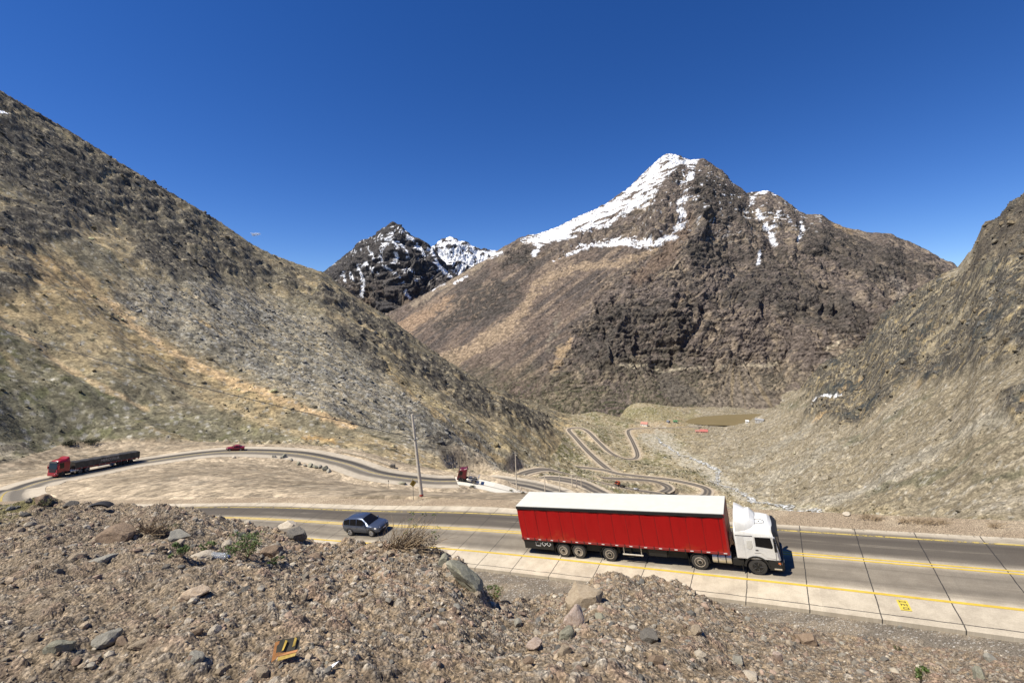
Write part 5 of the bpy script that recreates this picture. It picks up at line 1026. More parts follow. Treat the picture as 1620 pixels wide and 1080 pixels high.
for s in (-1, 1):
    MB().prism([(xq + .12, 1.06), (xq + .50, 1.06), (xq + .50, 2.44), (xq + .12, 2.44)], s * 1.252, s * 1.262).build('side_fairing', M_white_p, T, bevel=.01)
    MB().prism([(xq + .62, 1.75), (xq + .66, 2.20), (xq + .94, 2.20), (xq + .96, 1.85), (xq + .86, 1.66), (xq + .70, 1.66)], s * 1.252, s * 1.264).build('sleeper_panel', simple('cream_panel', (.64, .62, .55), .4), T, bevel=.01)
    MB().box(xq + .06, xq + 1.10, s * 1.247 if s > 0 else -1.262, s * 1.262 if s > 0 else -1.247, 2.475, 2.505).build('seal_strip', M_black, T)
    MB().box(xq + 2.20, xq + 2.34, s * 1.235 if s > 0 else -1.262, s * 1.262 if s > 0 else -1.235, .80, .90).build('side_marker', M_amber, T)
MB().box(xq + 1.95, xq + 2.35, -1.27, -1.15, .44, .52).build('lower_step', M_alu, T, bevel=.01)
hx, hz = xq + 1.42, 3.08
ring_ = [(hx + .30 * math.cos(a), -.42 + .24 * math.sin(a), hz + .015 - .10 * abs(-.42 + .24 * math.sin(a))) for a in np.linspace(0, 2 * math.pi, 25)]
hh_ = MB().tube(ring_, .012, 5).tube([(hx - .30, -.42, hz - .03), (hx - .52, -.30, hz - .01), (hx - .72, -.34, hz - .0)], .012, 5).lathe([(.035, -.05), (.035, .03), (.01, .04)], (hx + .02, -.42, hz - .03), 'z', 8)
hh_.build('roof_hatch', M_black, T)
sc_m = Matrix(((RB[0, 0], RB[0, 1], RB[0, 2], 0), (RB[1, 0], RB[1, 1], RB[1, 2], 0), (RB[2, 0], RB[2, 1], RB[2, 2], 0), (0, 0, 0, 1)))
lo = ST(.05, 1.55, .012); T.matrix_world = Matrix.Translation(Vector(lo)) @ sc_m @ Matrix.Diagonal((1, .955, 1, 1))
# ------------------------------------------------------------------ cars
def car(name, label, paint, suv=True, lod=0, rim=M_rims):
    r = empty(name); tag(r, label, 'car')
    if suv: S = [(-2.22, .70, .42, .78, .80, .95, .80, .95), (-2.14, .84, .36, .86, .90, 1.08, .80, 1.30), (-1.95, .88, .32, .88, .91, 1.10, .70, 1.58), (-1.45, .89, .30, .86, .91, 1.07, .66, 1.66), (-.4, .90, .28, .82, .91, 1.03, .66, 1.69), (.28, .90, .28, .80, .91, 1.01, .64, 1.62), (.62, .90, .28, .79, .91, 1.0, .68, 1.38), (1.12, .90, .29, .78, .90, .985, .80, 1.01), (1.75, .87, .32, .74, .86, .92, .74, .94), (2.10, .80, .36, .70, .78, .84, .66, .86), (2.24, .62, .42, .66, .62, .74, .54, .75)]; wr, wx, x_ = .35, (-1.36, 1.32), (-1.95, .62, 1.12)
    else: S = [(-2.2, .66, .40, .70, .72, .90, .68, .92), (-2.05, .80, .32, .74, .84, .96, .70, .99), (-1.55, .85, .26, .72, .86, .95, .62, 1.05), (-.85, .86, .24, .70, .87, .92, .56, 1.38), (-.2, .86, .24, .69, .87, .91, .55, 1.43), (.25, .86, .24, .68, .87, .90, .55, 1.38), (.95, .86, .25, .66, .86, .88, .68, .93), (1.65, .83, .28, .62, .82, .80, .70, .82), (2.1, .74, .34, .58, .72, .70, .6, .72), (2.22, .6, .4, .56, .58, .64, .5, .65)]; wr, wx, x_ = .31, (-1.32, 1.32), (-1.55, .25, .95)
    rings = []
    for x, wl, zl, zm, wm, zbelt, wt, ztop in S:
        h = [(wl * .86, zl), (wl, zl + .12), (wm, zm), (wm * .985, zbelt), (wt, ztop - .03), (wt * .86, ztop + .01)]
        rings.append([(x, -a, b) for a, b in h] + [(x, 0, ztop + .03)] + [(x, a, b) for a, b in h[::-1]])
    body = MB().loft(rings).build('body', paint, r, smooth=55)
    SA = np.array(S)
    def sy(x, z, s, o=.012):
        q = [np.interp(x, SA[:, 0], SA[:, k]) for k in range(8)]; f = np.clip((z - q[5]) / max(q[7] - .03 - q[5], .02), 0, 1); return (x, s * (q[4] * .985 * (1 - f) + q[6] * f + o), z)
    def rf(x): return np.interp(x, SA[:, 0], SA[:, 7]) - .09
    def be(x): return np.interp(x, SA[:, 0], SA[:, 5]) + .03
    pan = [(-1.98, -1.25), (-1.20, -.42), (-.36, .70)] if suv else [(-1.30, -.72), (-.68, .02), (.08, .72)]
    for s in (-1, 1):
        for k, (a, b) in enumerate(pan):
            xs = np.linspace(a, b, 8); up = [sy(x, max(rf(x), be(x) + .015), s) for x in xs]; dn_ = [sy(x, be(x), s) for x in xs]
            m = MB().add(dn_ + up, [(i, i + 1, 9 + i, 8 + i) for i in range(7)]); m.build('side_window', M_glass, r)
        d = MB()
        for xc in ((-.38, .80) if suv else (.02, .82)): 
            z1, z2 = .42, .98; d.add([(xc - .008, s * (np.interp(xc, SA[:, 0], SA[:, 4]) + .003), z1), (xc + .008, s * (np.interp(xc, SA[:, 0], SA[:, 4]) + .003), z1), (xc + .008, s * (np.interp(xc, SA[:, 0], SA[:, 4]) + .004), z2), (xc - .008, s * (np.interp(xc, SA[:, 0], SA[:, 4]) + .004), z2)], [(0, 1, 2, 3)])
        d.build('door_gap', M_black, r)
        for xh in (-.30, -1.12) if suv else (.1, -.62): MB().box(xh - .09, xh + .09, s * .915 - .02, s * .915 + .02, .88, .915).build('door_handle', paint, r, bevel=.008)
        MB().loft([[(.66, s * .88, 1.02), (.66, s * 1.08, 1.03), (.66, s * 1.08, 1.17), (.66, s * .88, 1.13)], [(.78, s * .90, 1.03), (.78, s * 1.06, 1.04), (.78, s * 1.06, 1.15), (.78, s * .9, 1.12)]]).build('wing_mirror', paint, r, bevel=.02)
        for xw in wx:
            wheel(r, xw, s * (.90 if suv else .86), wr, .22, rim, z=wr)
            arch(xw, wr + .01, wr + .075, s * .70, s * (.925 if suv else .885), wr, -6, 186).build('wheel_arch', M_black, r, smooth=30)
        zf = .76 if suv else .62; xf = 2.02; w2 = np.interp(xf, SA[:, 0], SA[:, 4])
        MB().loft([[(1.78, s * (w2 + .07), zf - .02), (1.98, s * (w2 + .03), zf - .06), (1.98, s * (w2 + .02), zf + .09), (1.78, s * (w2 + .05), zf + .13)], [(2.10, s * .48, zf - .06), (2.22, s * .5, zf - .06), (2.20, s * .5, zf + .05), (2.08, s * .48, zf + .09)]]).build('headlight', M_lamp, r, bevel=.01)
        MB().box(-2.22, -2.05, s * .78 - .07, s * .78 + .07, .92 if suv else .72, 1.16 if suv else .88).build('tail_light', M_redl, r, bevel=.02)
    # windscreen and rear window as panes lying on the body
    def pane(xa, xb, o):
        q = [[np.interp(x, SA[:, 0], SA[:, k]) for k in range(8)] for x in (xa, xb)]; n_ = 6; V = []
        for x, k in ((xa, q[0]), (xb, q[1])):
            for t in np.linspace(-.93, .93, n_): V.append((x + o * .6, t * k[6], k[7] + .045 - .03 * abs(t) ** 2))
        return MB().add(V, [(i, i + 1, n_ + i + 1, n_ + i) for i in range(n_ - 1)])
    pane(x_[1] - (.30 if suv else 0), x_[2] - .06, .02).build('windscreen', M_glass, r)
    if suv: MB().add([(-2.20, -.68, 1.08), (-2.20, .68, 1.08), (-2.0, .60, 1.52), (-2.0, -.60, 1.52)], [(0, 1, 2, 3)]).build('rear_window', M_glass, r)
    else: pane(-1.50, -.88, -.02).build('rear_window', M_glass, r)
    gz = .66 if suv else .55
    MB().box(2.14, 2.262, -.46, .46, gz - .03, gz + .09).build('grille', M_black, r, bevel=.02); MB().box(2.0, 2.265, -.62, .62, .40, .52).build('lower_intake', M_black, r, bevel=.02)
    MB().box(2.255, 2.275, -.17, .17, .54, .62).build('number_plate', M_refl, r)
    if suv:
        for s in (-1, 1): MB().box(2.06, 2.19, s * .64 - .06, s * .64 + .06, .46, .54).build('fog_lamp', M_lamp, r, bevel=.02)
    return r
def on_route(C, u, lo_=0, hi_=None):
    hi_ = hi_ or len(C); pu, pv = project(C[lo_:hi_, 0], C[lo_:hi_, 1], C[lo_:hi_, 2]); i = lo_ + int(np.argmin(np.abs(pu - u))); d = C[min(i + 4, len(C) - 1)] - C[max(i - 4, 0)]; return C[i], d / np.linalg.norm(d), i
M_suv = simple('blue_grey_metallic', (.075, .095, .145), .32, metal=.55, coat=.5, var=.05, scale=3)
suv = car('suv', 'blue-grey SUV driving down the near road behind the dry bush', M_suv)
so_ = ST(-17.9, 1.55, .012); suv.matrix_world = Matrix.Translation(Vector(so_)) @ sc_m @ Matrix.Rotation(R_(3.0), 4, 'Z')
iT0 = iH + 20
q, d, i = on_route(routeA, 371, iT0, bR); rc_ = car('sedan', 'small dark red sedan on the far bend of the upper road', simple('crimson_paint', (.23, .012, .030), .3, coat=.5), suv=False)
place(rc_, q + [0, 0, .08], -d, (0, 0, 1), -1.6)
q, d, i = on_route(routeB, 1004, int(np.argmin(np.linalg.norm(routeB - P(950, 763, 275), axis=1))) - 4, int(np.argmin(np.linalg.norm(routeB - P(1078, 784, 318), axis=1)))); wc = car('sedan', 'tiny white car on the switchbacks just above the trailer roof', simple('far_white_paint', (.75, .75, .74), .35), suv=False, lod=1)
place(wc, q + [0, 0, .2], -d, (0, 0, 1), 1.0)
# ------------------------------------------------------------------ red lorry with the long black load
def long_lorry():
    r = empty('flatbed_lorry'); tag(r, 'red lorry with long black-sheeted flat trailer on the far road at left', 'truck')
    L = 14.0; 
    MB().box(0, L, -1.28, 1.28, 1.05, 1.22).build('trailer_deck', M_rail, r, bevel=.01)
    nx = 60; xs = np.linspace(.0, L, nx); g_ = np.random.default_rng(8); rg = []
    for x in xs:
        t = 2.62 + .04 * math.sin(x * 3.1) + g_.normal(0, .015); rg.append([(x, -1.29, 1.22), (x, -1.30, t - .12), (x, -1.15, t), (x, 0, t + .10), (x, 1.15, t), (x, 1.30, t - .12), (x, 1.29, 1.22)])
    MB().loft(rg).build('tarpaulin', simple('black_tarpaulin', (.030, .028, .026), .6, var=.3, scale=2, dirt=(.16, .14, .115), dirt_amt=.5), r, smooth=30)
    # pale lettering on the dark side sheet
    cv = bpy.data.curves.new('side_lettering', 'FONT'); cv.body = 'MERCOSUR'; cv.size = .78; cv.extrude = .006; cv.align_x = 'CENTER'
    tx = bpy.data.objects.new('tmp_text', cv); COL.objects.link(tx); dg_ = bpy.context.evaluated_depsgraph_get(); me = bpy.data.meshes.new_from_object(tx.evaluated_get(dg_)); bpy.data.objects.remove(tx); me.materials.append(simple('faded_lettering', (.42, .39, .34), .7, var=.4, scale=3))
    o = link('side_lettering', me, r); o.matrix_local = Matrix(((-1, 0, 0, 6.9), (0, 0, 1, 1.312), (0, 1, 0, 1.72), (0, 0, 0, 1)))
    for s in (-1, 1):
        for x in (2.0, 3.3, 4.6): wheel(r, x, s * 1.25, .51, .5, M_under, True)
        m = MB().tube([(5.7, s * 1.2, .55), (9.4, s * 1.2, .55)], .05, 6).tube([(5.7, s * 1.2, .85), (9.4, s * 1.2, .85)], .05, 6); m.build('side_guard', M_alu, r)
        for x in np.arange(.6, 14, 1.2): MB().box(x, x + .16, 1.30 if s > 0 else -1.31, 1.31 if s > 0 else -1.30, 1.12, 1.18).build('reflector', M_refl, r)
        MB().box(.0, .06, s * .95 - .2, s * .95 + .2, .8, 1.0).build('tail_light', M_redl, r)
    MB().box(.3, 13, -.5, .5, .75, 1.04).box(0, .1, -1.1, 1.1, .5, .62).build('trailer_chassis', M_under, r)
    tractor_base(r, 12.4, 16.2, axles=[11.6, 12.9]); cab(r, 14.9, M_redp, high=True)
    return r
ll = long_lorry()
q0, d0, i0 = on_route(routeA, 96, iT0, iT0 + 90); q1, d1, i1 = on_route(routeA, 223, i0, bR)
fwd = (q0 - q1) / np.linalg.norm(q0 - q1); place(ll, np.array(q0) - fwd * 17.0 + [0, 0, .06], fwd, (0, 0, 1), -1.75)
# ------------------------------------------------------------------ dark red tractor unit coming up past the utility pole
tu = empty('lorry_tractor'); tag(tu, 'dark red lorry tractor unit climbing past the pale concrete stretch', 'truck')
tractor_base(tu, .9, 4.4); cab(tu, 3.3, M_dred, high=True)
fr = MB()
for s in (-1, 1): fr.tube([(.0, s * 1.15, 1.15), (.0, s * 1.15, 2.2)], .04, 6).tube([(-.2, s * 1.15, 1.2), (2.6, s * 1.15, 1.2)], .05, 6).tube([(2.6, s * 1.15, 1.2), (2.6, s * 1.15, 2.9)], .05, 6).tube([(.0, s * 1.15, 1.75), (2.6, s * 1.15, 1.75)], .04, 6)
fr.box(-.25, .0, -1.2, 1.2, 1.1, 1.9).build('rear_frame', M_alu, tu)
q, d, i = on_route(routeA, 748, bR - 70, bE); place(tu, q + d * 1.0 + [0, 0, .08], -d, (0, 0, 1), -.5)
# ------------------------------------------------------------------ far orange tractor unit
ot = empty('lorry_tractor'); tag(ot, 'small orange lorry tractor unit with bare black chassis on the lower switchbacks', 'truck')
tractor_base(ot, -.4, 5.0, axles=[-.9, .5], lod=1); cab(ot, 4.0, M_orng, high=False, deflector=False, lod=1); MB().box(-2.0, 3.8, -1.1, 1.1, 1.0, 1.3).build('bare_deck', M_under, ot)
q, d, i = on_route(routeB, 986, int(np.argmin(np.linalg.norm(routeB - P(950, 763, 275), axis=1))) - 4, int(np.argmin(np.linalg.norm(routeB - P(1078, 784, 318), axis=1)))); place(ot, q + [0, 0, .2], -d, (0, 0, 1), -1.0)
# ------------------------------------------------------------------ foreground stones
M_stone = ground_mat('stone', 7., 12., .5, .05, .22)
def stone_mat(name, col, col2, scale=9.):
    m, nt, b = newmat(name); tc = N(nt, 'ShaderNodeTexCoord'); n = N(nt, 'ShaderNodeTexNoise', Scale=scale, Detail=8.0, Roughness=.7); nt.links.new(tc.outputs['Object'], n.inputs['Vector'])
    n2 = N(nt, 'ShaderNodeTexNoise', Scale=scale * 6, Detail=5.0, Roughness=.7); nt.links.new(tc.outputs['Object'], n2.inputs['Vector'])
    c_ = mixn(nt, ss_(nt, n.outputs['Fac'], .36, .66), col, col2); c_ = mixn(nt, math_(nt, 'MULTIPLY', ss_(nt, n2.outputs['Fac'], .52, .7), .5), c_, tuple(q * .45 for q in col))
    nt.links.new(c_, b.inputs['Base Color']); b.inputs['Roughness'].default_value = .92; b.inputs['Specular IOR Level'].default_value = .2
    bp = N(nt, 'ShaderNodeBump', Strength=.7, Distance=.02); nt.links.new(math_(nt, 'ADD', n.outputs['Fac'], math_(nt, 'MULTIPLY', n2.outputs['Fac'], .4)), bp.inputs['Height']); nt.links.new(bp.outputs[0], b.inputs['Normal']); return m
SM = {'grey': stone_mat('grey_stone', (.26, .245, .20), (.33, .31, .26)), 'tan': stone_mat('tan_stone', (.285, .225, .155), (.36, .295, .21)), 'brown': stone_mat('brown_stone', (.20, .145, .098), (.27, .20, .14)), 'pale': stone_mat('pale_stone', (.42, .36, .27), (.52, .46, .37)), 'dark': stone_mat('dark_stone', (.115, .105, .090), (.18, .165, .14)), 'pink': stone_mat('pinkish_stone', (.36, .27, .21), (.46, .38, .32)), 'green': stone_mat('green_grey_stone', (.225, .215, .155), (.31, .295, .225)), 'slab': stone_mat('pale_pink_slab', (.56, .42, .28), (.62, .50, .36), 5.)}
gs = np.random.default_rng(77)
fgr = np.arange(44, e0 - 10)
def near_pick(n, wgt):
    p = wgt.ravel() / wgt.sum(); k = gs.choice(p.size, n, p=p); i, j = np.unravel_index(k, wgt.shape); i = i + 44
    return np.stack([NX[i, j] + gs.uniform(-.01, .01, n), NY[i, j] + gs.uniform(-.01, .01, n), NZ[i, j]], 1), i, j
NWU, NWV = NU[44:e0 - 10], NV[44:e0 - 10]
vis_n = ((NWU > -40) & (NWU < 1660) & (NWV < 1110)).astype(float)
clump = .35 + sst(-.3, .5, fbm(NX / .7, NY / .7, 3, 170))[44:e0 - 10]
pal = np.array([(.215, .195, .16), (.30, .24, .17), (.19, .14, .105), (.36, .315, .245), (.10, .095, .085), (.25, .185, .14), (.17, .15, .12), (.24, .20, .15)])
n = 24000; ps, i, j = near_pick(n, vis_n * clump); sz = np.minimum(.006 + gs.pareto(2.5, n) * .0075, .042) * np.clip(ps[:, 1] / 3.2, .8, 2.0)
scatter('gravel', ps, sz, pal[gs.integers(0, 8, n)] * gs.uniform(.85, 1.35, n)[:, None], 1, M_stone, 61, .62, .42, 12, 8, .5)
# loose stones one can pick out, each a thing of its own
protos = {}
LBL = {'grey': 'small grey angular stone lying loose on the gravel bank', 'tan': 'small tan stone lying loose on the gravel bank', 'brown': 'small dull brown stone lying loose on the gravel bank', 'pale': 'small pale cream stone lying loose on the gravel bank'}
for cname in LBL:
    for k in range(5):
        v, f = rock_shape(2, 500 + 7 * k + len(cname), 11, flat=.55 + .05 * k); protos[cname, k] = np_mesh('stone', v, f, SM[cname], None, False, 3)
n = 250; ps, i, j = near_pick(n, vis_n * (clump ** 2))
for q in range(n):
    cname = ('grey', 'tan', 'brown', 'tan', 'grey', 'pale')[int(gs.integers(0, 6))]; o = link('stone', protos[cname, int(gs.integers(0, 5))]); s = float(np.clip(.026 + gs.pareto(2.6) * .016, .026, .085)) * float(np.clip(ps[q, 1] / 4.2, .75, 1.7))
    if cname == 'pale': s *= .7
    o.location = ps[q] + np.array([0, 0, s * .12]); o.scale = (s,) * 3; o.rotation_euler = (gs.normal(0, .35), gs.normal(0, .35), gs.uniform(0, 6.28)); tag(o, LBL[cname], 'stone', cname + ' stones scattered on the gravel bank')
# boulders and stones with a look of their own: u, v of the middle, width in photo pixels, flatness, heading, tilt, colour, seed, label
BIG = [
 (305, 940, 50, .40, 40, -14, 'slab', 1, 'pale pinkish flat slab lying at an angle on the bare gravel'),
 (92, 1030, 44, .70, 10, 5, 'green', 2, 'grey-green pyramid-shaped stone near the bottom left corner'),
 (168, 1012, 42, .62, 30, 12, 'grey', 3, 'grey wedge-shaped stone with a black shaded face in the left foreground'),
 (192, 1016, 24, .6, -20, 0, 'brown', 4, 'brown stone wedged against the right side of the grey wedge-shaped stone'),
 (220, 1021, 36, .35, 25, 5, 'tan', 5, 'flat tan stone to the right of the brown wedged stone'),
 (305, 1044, 32, .62, 0, 10, 'grey', 6, 'blue-grey block directly below the pale pinkish slab'),
 (352, 1062, 26, .5, 30, -10, 'tan', 7, 'tan tilted stone on the bottom edge left of the torn wrapper'),
 (180, 848, 60, .55, 0, 8, 'brown', 8, 'big earthy brown boulder with a dark underside below the dry twigs'),
 (278, 850, 40, .55, 15, 0, 'grey', 9, 'pale grey stone with a dark right end just right of the dry twigs'),
 (160, 886, 40, .35, 22, -10, 'grey', 10, 'long thin grey slab below the big brown boulder'),
 (120, 884, 26, .5, 40, 0, 'tan', 11, 'tan stone left of the long thin grey slab'),
 (338, 1000, 24, .75, 70, 0, 'pale', 12, 'cream upright stone between the pinkish slab and the torn wrapper'),
 (310, 1002, 22, .5, 20, -8, 'brown', 13, 'dark brown stone left of the cream upright stone'),
 (452, 834, 40, .55, 0, 0, 'pale', 14, 'pale boulder on the crest of the bank beyond the green shrub'),
 (468, 847, 38, .50, -18, 10, 'dark', 15, 'dark rough rock hugging the right side of the pale crest boulder'),
 (428, 876, 34, .6, 20, 0, 'brown', 16, 'brown cracked rock just right of the green leafy shrub'),
 (738, 920, 92, .28, -44, 0, 'green', 17, 'long grey-green boulder sloping down the bank towards the grass tuft'),
 (702, 890, 26, .8, 80, 0, 'green', 18, 'upright greenish stone at the top of the long sloping boulder'),
 (930, 950, 74, .52, 4, 6, 'tan', 19, 'big tan boulder with a black hollow under it on the right mound'),
 (912, 978, 50, .72, 20, 0, 'pink', 20, 'pinkish white boulder just below the big tan boulder'),
 (897, 1006, 30, 1.0, 75, 0, 'green', 21, 'upright grey slab below the pinkish white boulder'),
 (846, 1020, 30, .62, 0, 0, 'pink', 22, 'pale orange stone with a dark hollow left of the upright grey slab'),
 (895, 1030, 28, .6, 30, 0, 'tan', 23, 'tan stone at the foot of the upright grey slab'),
 (837, 1048, 20, .6, 10, 0, 'brown', 24, 'dark brown rounded stone below the pale orange stone'),
 (952, 977, 22, .5, -20, 0, 'green', 25, 'greenish stone in the lee of the big tan boulder'),
 (1030, 1012, 38, .6, -25, 10, 'dark', 26, 'dark grey stone with a sharp edge in the middle of the right mound'),
 (1040, 1048, 28, .7, 0, 0, 'brown', 27, 'round reddish brown stone below the dark sharp-edged stone'),
 (1110, 1036, 20, .6, 0, 0, 'pale', 28, 'cream stone to the right of the round reddish brown stone'),
 (1172, 1045, 26, .65, 20, 0, 'grey', 29, 'blue-grey stone low on the right mound'),
 (1192, 1073, 30, .35, -20, 0, 'pale', 30, 'pale flat stone on the bottom edge right of centre'),
 (1278, 1014, 44, .6, -25, 8, 'brown', 31, 'reddish split boulder on the slope below the road verge'),
 (1230, 1040, 22, .75, 0, 0, 'pink', 32, 'smooth pink stone left of and below the reddish split boulder'),
 (1105, 1000, 24, .6, 10, 0, 'tan', 33, 'tan stone on the right mound below the lorry cab'),
 (1425, 993, 9, .8, 0, 0, 'grey', 34, 'lone round grey stone on the verge under the yellow road mark'),
 (1402, 1044, 14, .7, 0, 0, 'dark', 35, 'dark slate-coloured stone left of the green sprig'),
 (1569, 1042, 22, .6, 15, 0, 'grey', 36, 'smooth grey stone near the right edge of the picture'),
 (1552, 1070, 28, .7, 30, 0, 'green', 37, 'grey-green stone on the bottom edge near the right corner'),
 (66, 794, 28, .62, 0, 0, 'brown', 38, 'mossy boulder on the crest of the bank at far left'),
 (108, 800, 24, .5, 10, 0, 'dark', 39, 'dark flat boulder on the crest between the mossy boulder and the torn black rubber'),
 (318, 880, 36, .34, 5, 0, 'pale', 40, 'low pale rock under the plastic bottle'),
 (357, 862, 20, .8, 0, 0, 'pale', 41, 'cream stone tucked behind the green leafy shrub'),
 (255, 868, 14, .7, 0, 0, 'tan', 42, 'small pinkish tan stone left of the low green shrub'),
 (480, 945, 16, .8, 60, 0, 'tan', 43, 'pointed tan stone in the middle of the left bank'),
 (575, 942, 18, .8, 40, 0, 'tan', 44, 'orange-tan stone casting a dark shadow in the centre foreground'),
 (528, 1042, 14, .6, 20, 0, 'tan', 45, 'tan pebble above the white shard')]
for u, v, wpx, fl, hd, tl, cname, sd_, lab in BIG:
    p = near_pt(u, v + wpx * fl * .18); s = wpx / F * p.y * .5; vv, ff = rock_shape(3, 900 + sd_ * 3, 14, .78, .13, flat=1.0); ext = np.abs(vv).max(0); vv = vv / ext * np.array([1, .72, 1]) ; vv[:, 2] *= fl
    o = link('boulder' if wpx > 34 else 'stone', np_mesh('rock', vv, ff, SM[cname], None, False, 3)); o.scale = (s, s, s * 1.05); o.rotation_euler = (R_(tl * .4), R_(-tl), 0)
    # the long side points as it does in the photo: lying on the ground, or leaning in the plane facing the viewer
    if sd_ in (17, 18, 21): h_ = R_(hd); o.rotation_euler = Matrix(((math.cos(h_), 0, -math.sin(h_)), (.25, 1, .35), (math.sin(h_), 0, math.cos(h_)))).normalized().to_euler()
    else: o.rotation_euler = (R_(tl), 0, math.atan(math.tan(R_(min(hd, 75))) / .6))
    o.location = p + Vector((0, s * .25, s * fl * .25)); tag(o, lab, 'rock' if wpx > 34 else 'stone')
# ------------------------------------------------------------------ plants of the bank
M_dry = simple('dry_stems', (.36, .27, .165), .8, var=.3, scale=5); M_dryd = simple('dark_dry_stems', (.13, .095, .060), .85, var=.3, scale=5); M_leaf = simple('green_leaves', (.075, .115, .022), .65, var=.4, scale=14); M_oliv = simple('olive_leaves', (.085, .085, .030), .8, var=.4, scale=8)
def stem(mb, a, b, r, bend, g, n=5):
    a, b = Vector(a), Vector(b); side = Vector(g.normal(0, 1, 3)) * bend; mb.tube([a.lerp(b, k / (n - 1)) + side * math.sin(math.pi * k / (n - 1)) for k in range(n)], [r * (1 - .7 * k / (n - 1)) for k in range(n)], 4, False)
def leaves(mb_v, g, c, rad, n, size):
    for _ in range(n):
        d = Vector(g.normal(0, 1, 3)); d.normalize(); p = Vector(c) + Vector((d.x * rad[0], d.y * rad[1], abs(d.z) * rad[2])) * g.uniform(.35, 1) ** .5; a = Vector(g.normal(0, 1, 3)).normalized(); b = a.cross(d).normalized() if a.cross(d).length > .01 else Vector((1, 0, 0)); l = size * g.uniform(.6, 1.3)
        mb_v.add([p - a * l, p + b * l * .38, p + a * l, p - b * l * .38], [(0, 1, 2, 3)])
g = np.random.default_rng(91)
def px_off(p, du, dv, toward=0.0):
    """move by (du, dv) photo pixels at the distance of p"""
    k = p.y / F; return Vector((p.x + du * k, p.y - toward * k * abs(du), p.z - dv * k))
b0 = near_pt(626, 868); t = empty('dry_bush', b0); tag(t, 'dry wind-blown bush of tan stems on the crest beside the SUV', 'bush')
m1_, m2_, m3_ = MB(), MB(), MB()
for q in range(230):
    an_ = g.uniform(-.15, 1.65) if q % 4 else g.uniform(.9, 1.9); ln = g.uniform(28, 84) * (1.0 if an_ < 1.2 else .8); st0 = px_off(b0, g.uniform(-14, 34), g.uniform(-3, 5)); en = px_off(st0, ln * math.cos(an_), -ln * math.sin(an_) * .80 + 3); en.y += g.normal(0, .12); (m1_ if q % 3 else m2_).__class__; stem(m1_ if q % 3 else m2_, st0 - b0, en - b0, .0042, .035, g)
for q in range(10):
    en = px_off(b0, g.uniform(18, 82), -g.uniform(14, 58)); leaves(m3_, g, en - b0, (.05, .05, .035), 22, .013)
for q in range(260): leaves(m2_, g, px_off(b0, g.uniform(4, 66), -g.uniform(-2, 22)) - b0, (.03, .05, .02), 1, .02)
m1_.build('dry_stems', M_dry, t); m2_.build('dark_stems', M_dryd, t); m3_.build('leaves', M_leaf, t)
b0 = near_pt(236, 842); t = empty('twiggy_bush', b0); tag(t, 'bare pale twigs of a leafless bush on the left crest', 'bush'); m1_, m2_, m3_ = MB(), MB(), MB()
for q in range(120):
    an_ = g.uniform(.25, 2.9); ln = g.uniform(14, 46); st0 = px_off(b0, g.uniform(-22, 26), g.uniform(-2, 6)); en = px_off(st0, ln * math.cos(an_), -ln * math.sin(an_) * .9); en.y += g.normal(0, .12); stem(m1_ if q % 2 else m2_, st0 - b0, en - b0, .0038, .03, g)
for du, dv in ((-45, -42), (-32, -46), (-12, -44), (30, -44), (44, -46), (54, -40), (22, -52)): stem(m1_ if du < 10 else m2_, Vector((0, 0, 0)), px_off(b0, du, dv) - b0, .005, .06, g, 7)
leaves(m3_, g, px_off(b0, 40, -4) - b0, (.12, .08, .08), 110, .012); m1_.build('pale_twigs', M_dry, t); m2_.build('dark_twigs', M_dryd, t); m3_.build('leaves', M_oliv, t)
def shrub(u, v, w_, h_, n_, label, name='green_shrub', mat=None, cat='shrub', dry=0, size=.014):
    b0 = near_pt(u, v); t = empty(name, b0); tag(t, label, cat); k = b0.y / F; ml, ms = MB(), MB()
    for q in range(max(6, n_ // 40)):
        en = px_off(b0, g.uniform(-.42, .42) * w_, -g.uniform(.35, 1.0) * h_); en.y += g.normal(0, w_ * k * .2); stem(ms, (0, 0, 0), en - b0, .004, .015, g); leaves(ml, g, en - b0 - Vector((0, 0, .02)), (w_ * k * .17, w_ * k * .17, h_ * k * .2), 40, size)
    for q in range(dry): stem(ms, Vector((g.normal(0, .03), g.normal(0, .03), 0)), px_off(b0, g.uniform(-.9, .7) * w_, -g.uniform(.5, 1.15) * h_) - b0, .0028, .03, g)
    ml.build('leaves', mat or M_leaf, t); ms.build('stems', M_dry, t); return t
shrub(393, 884, 52, 40, 1100, 'bright green leafy shrub on the left bank beside the plastic bottle')
shrub(288, 884, 30, 24, 420, 'low green shrub left of the plastic bottle')
shrub(330, 868, 30, 10, 160, 'sparse green sprigs behind the plastic bottle')
shrub(438, 890, 20, 10, 150, 'tiny green tuft at the foot of the brown cracked rock')
shrub(782, 950, 36, 26, 420, 'dry grass and green leaves at the foot of the long grey-green boulder', 'grass_tuft', None, 'grass', 60)
shrub(1458, 1080, 26, 34, 260, 'green sprig on the bottom edge at right', 'green_sprig', None, 'plant')
shrub(1420, 1028, 12, 7, 90, 'tiny green plant on the gravel below the road verge', 'small_plant', M_oliv, 'plant')
shrub(70, 803, 26, 14, 260, 'olive plant growing on the mossy boulder at far left', 'olive_plant', M_oliv, 'plant')
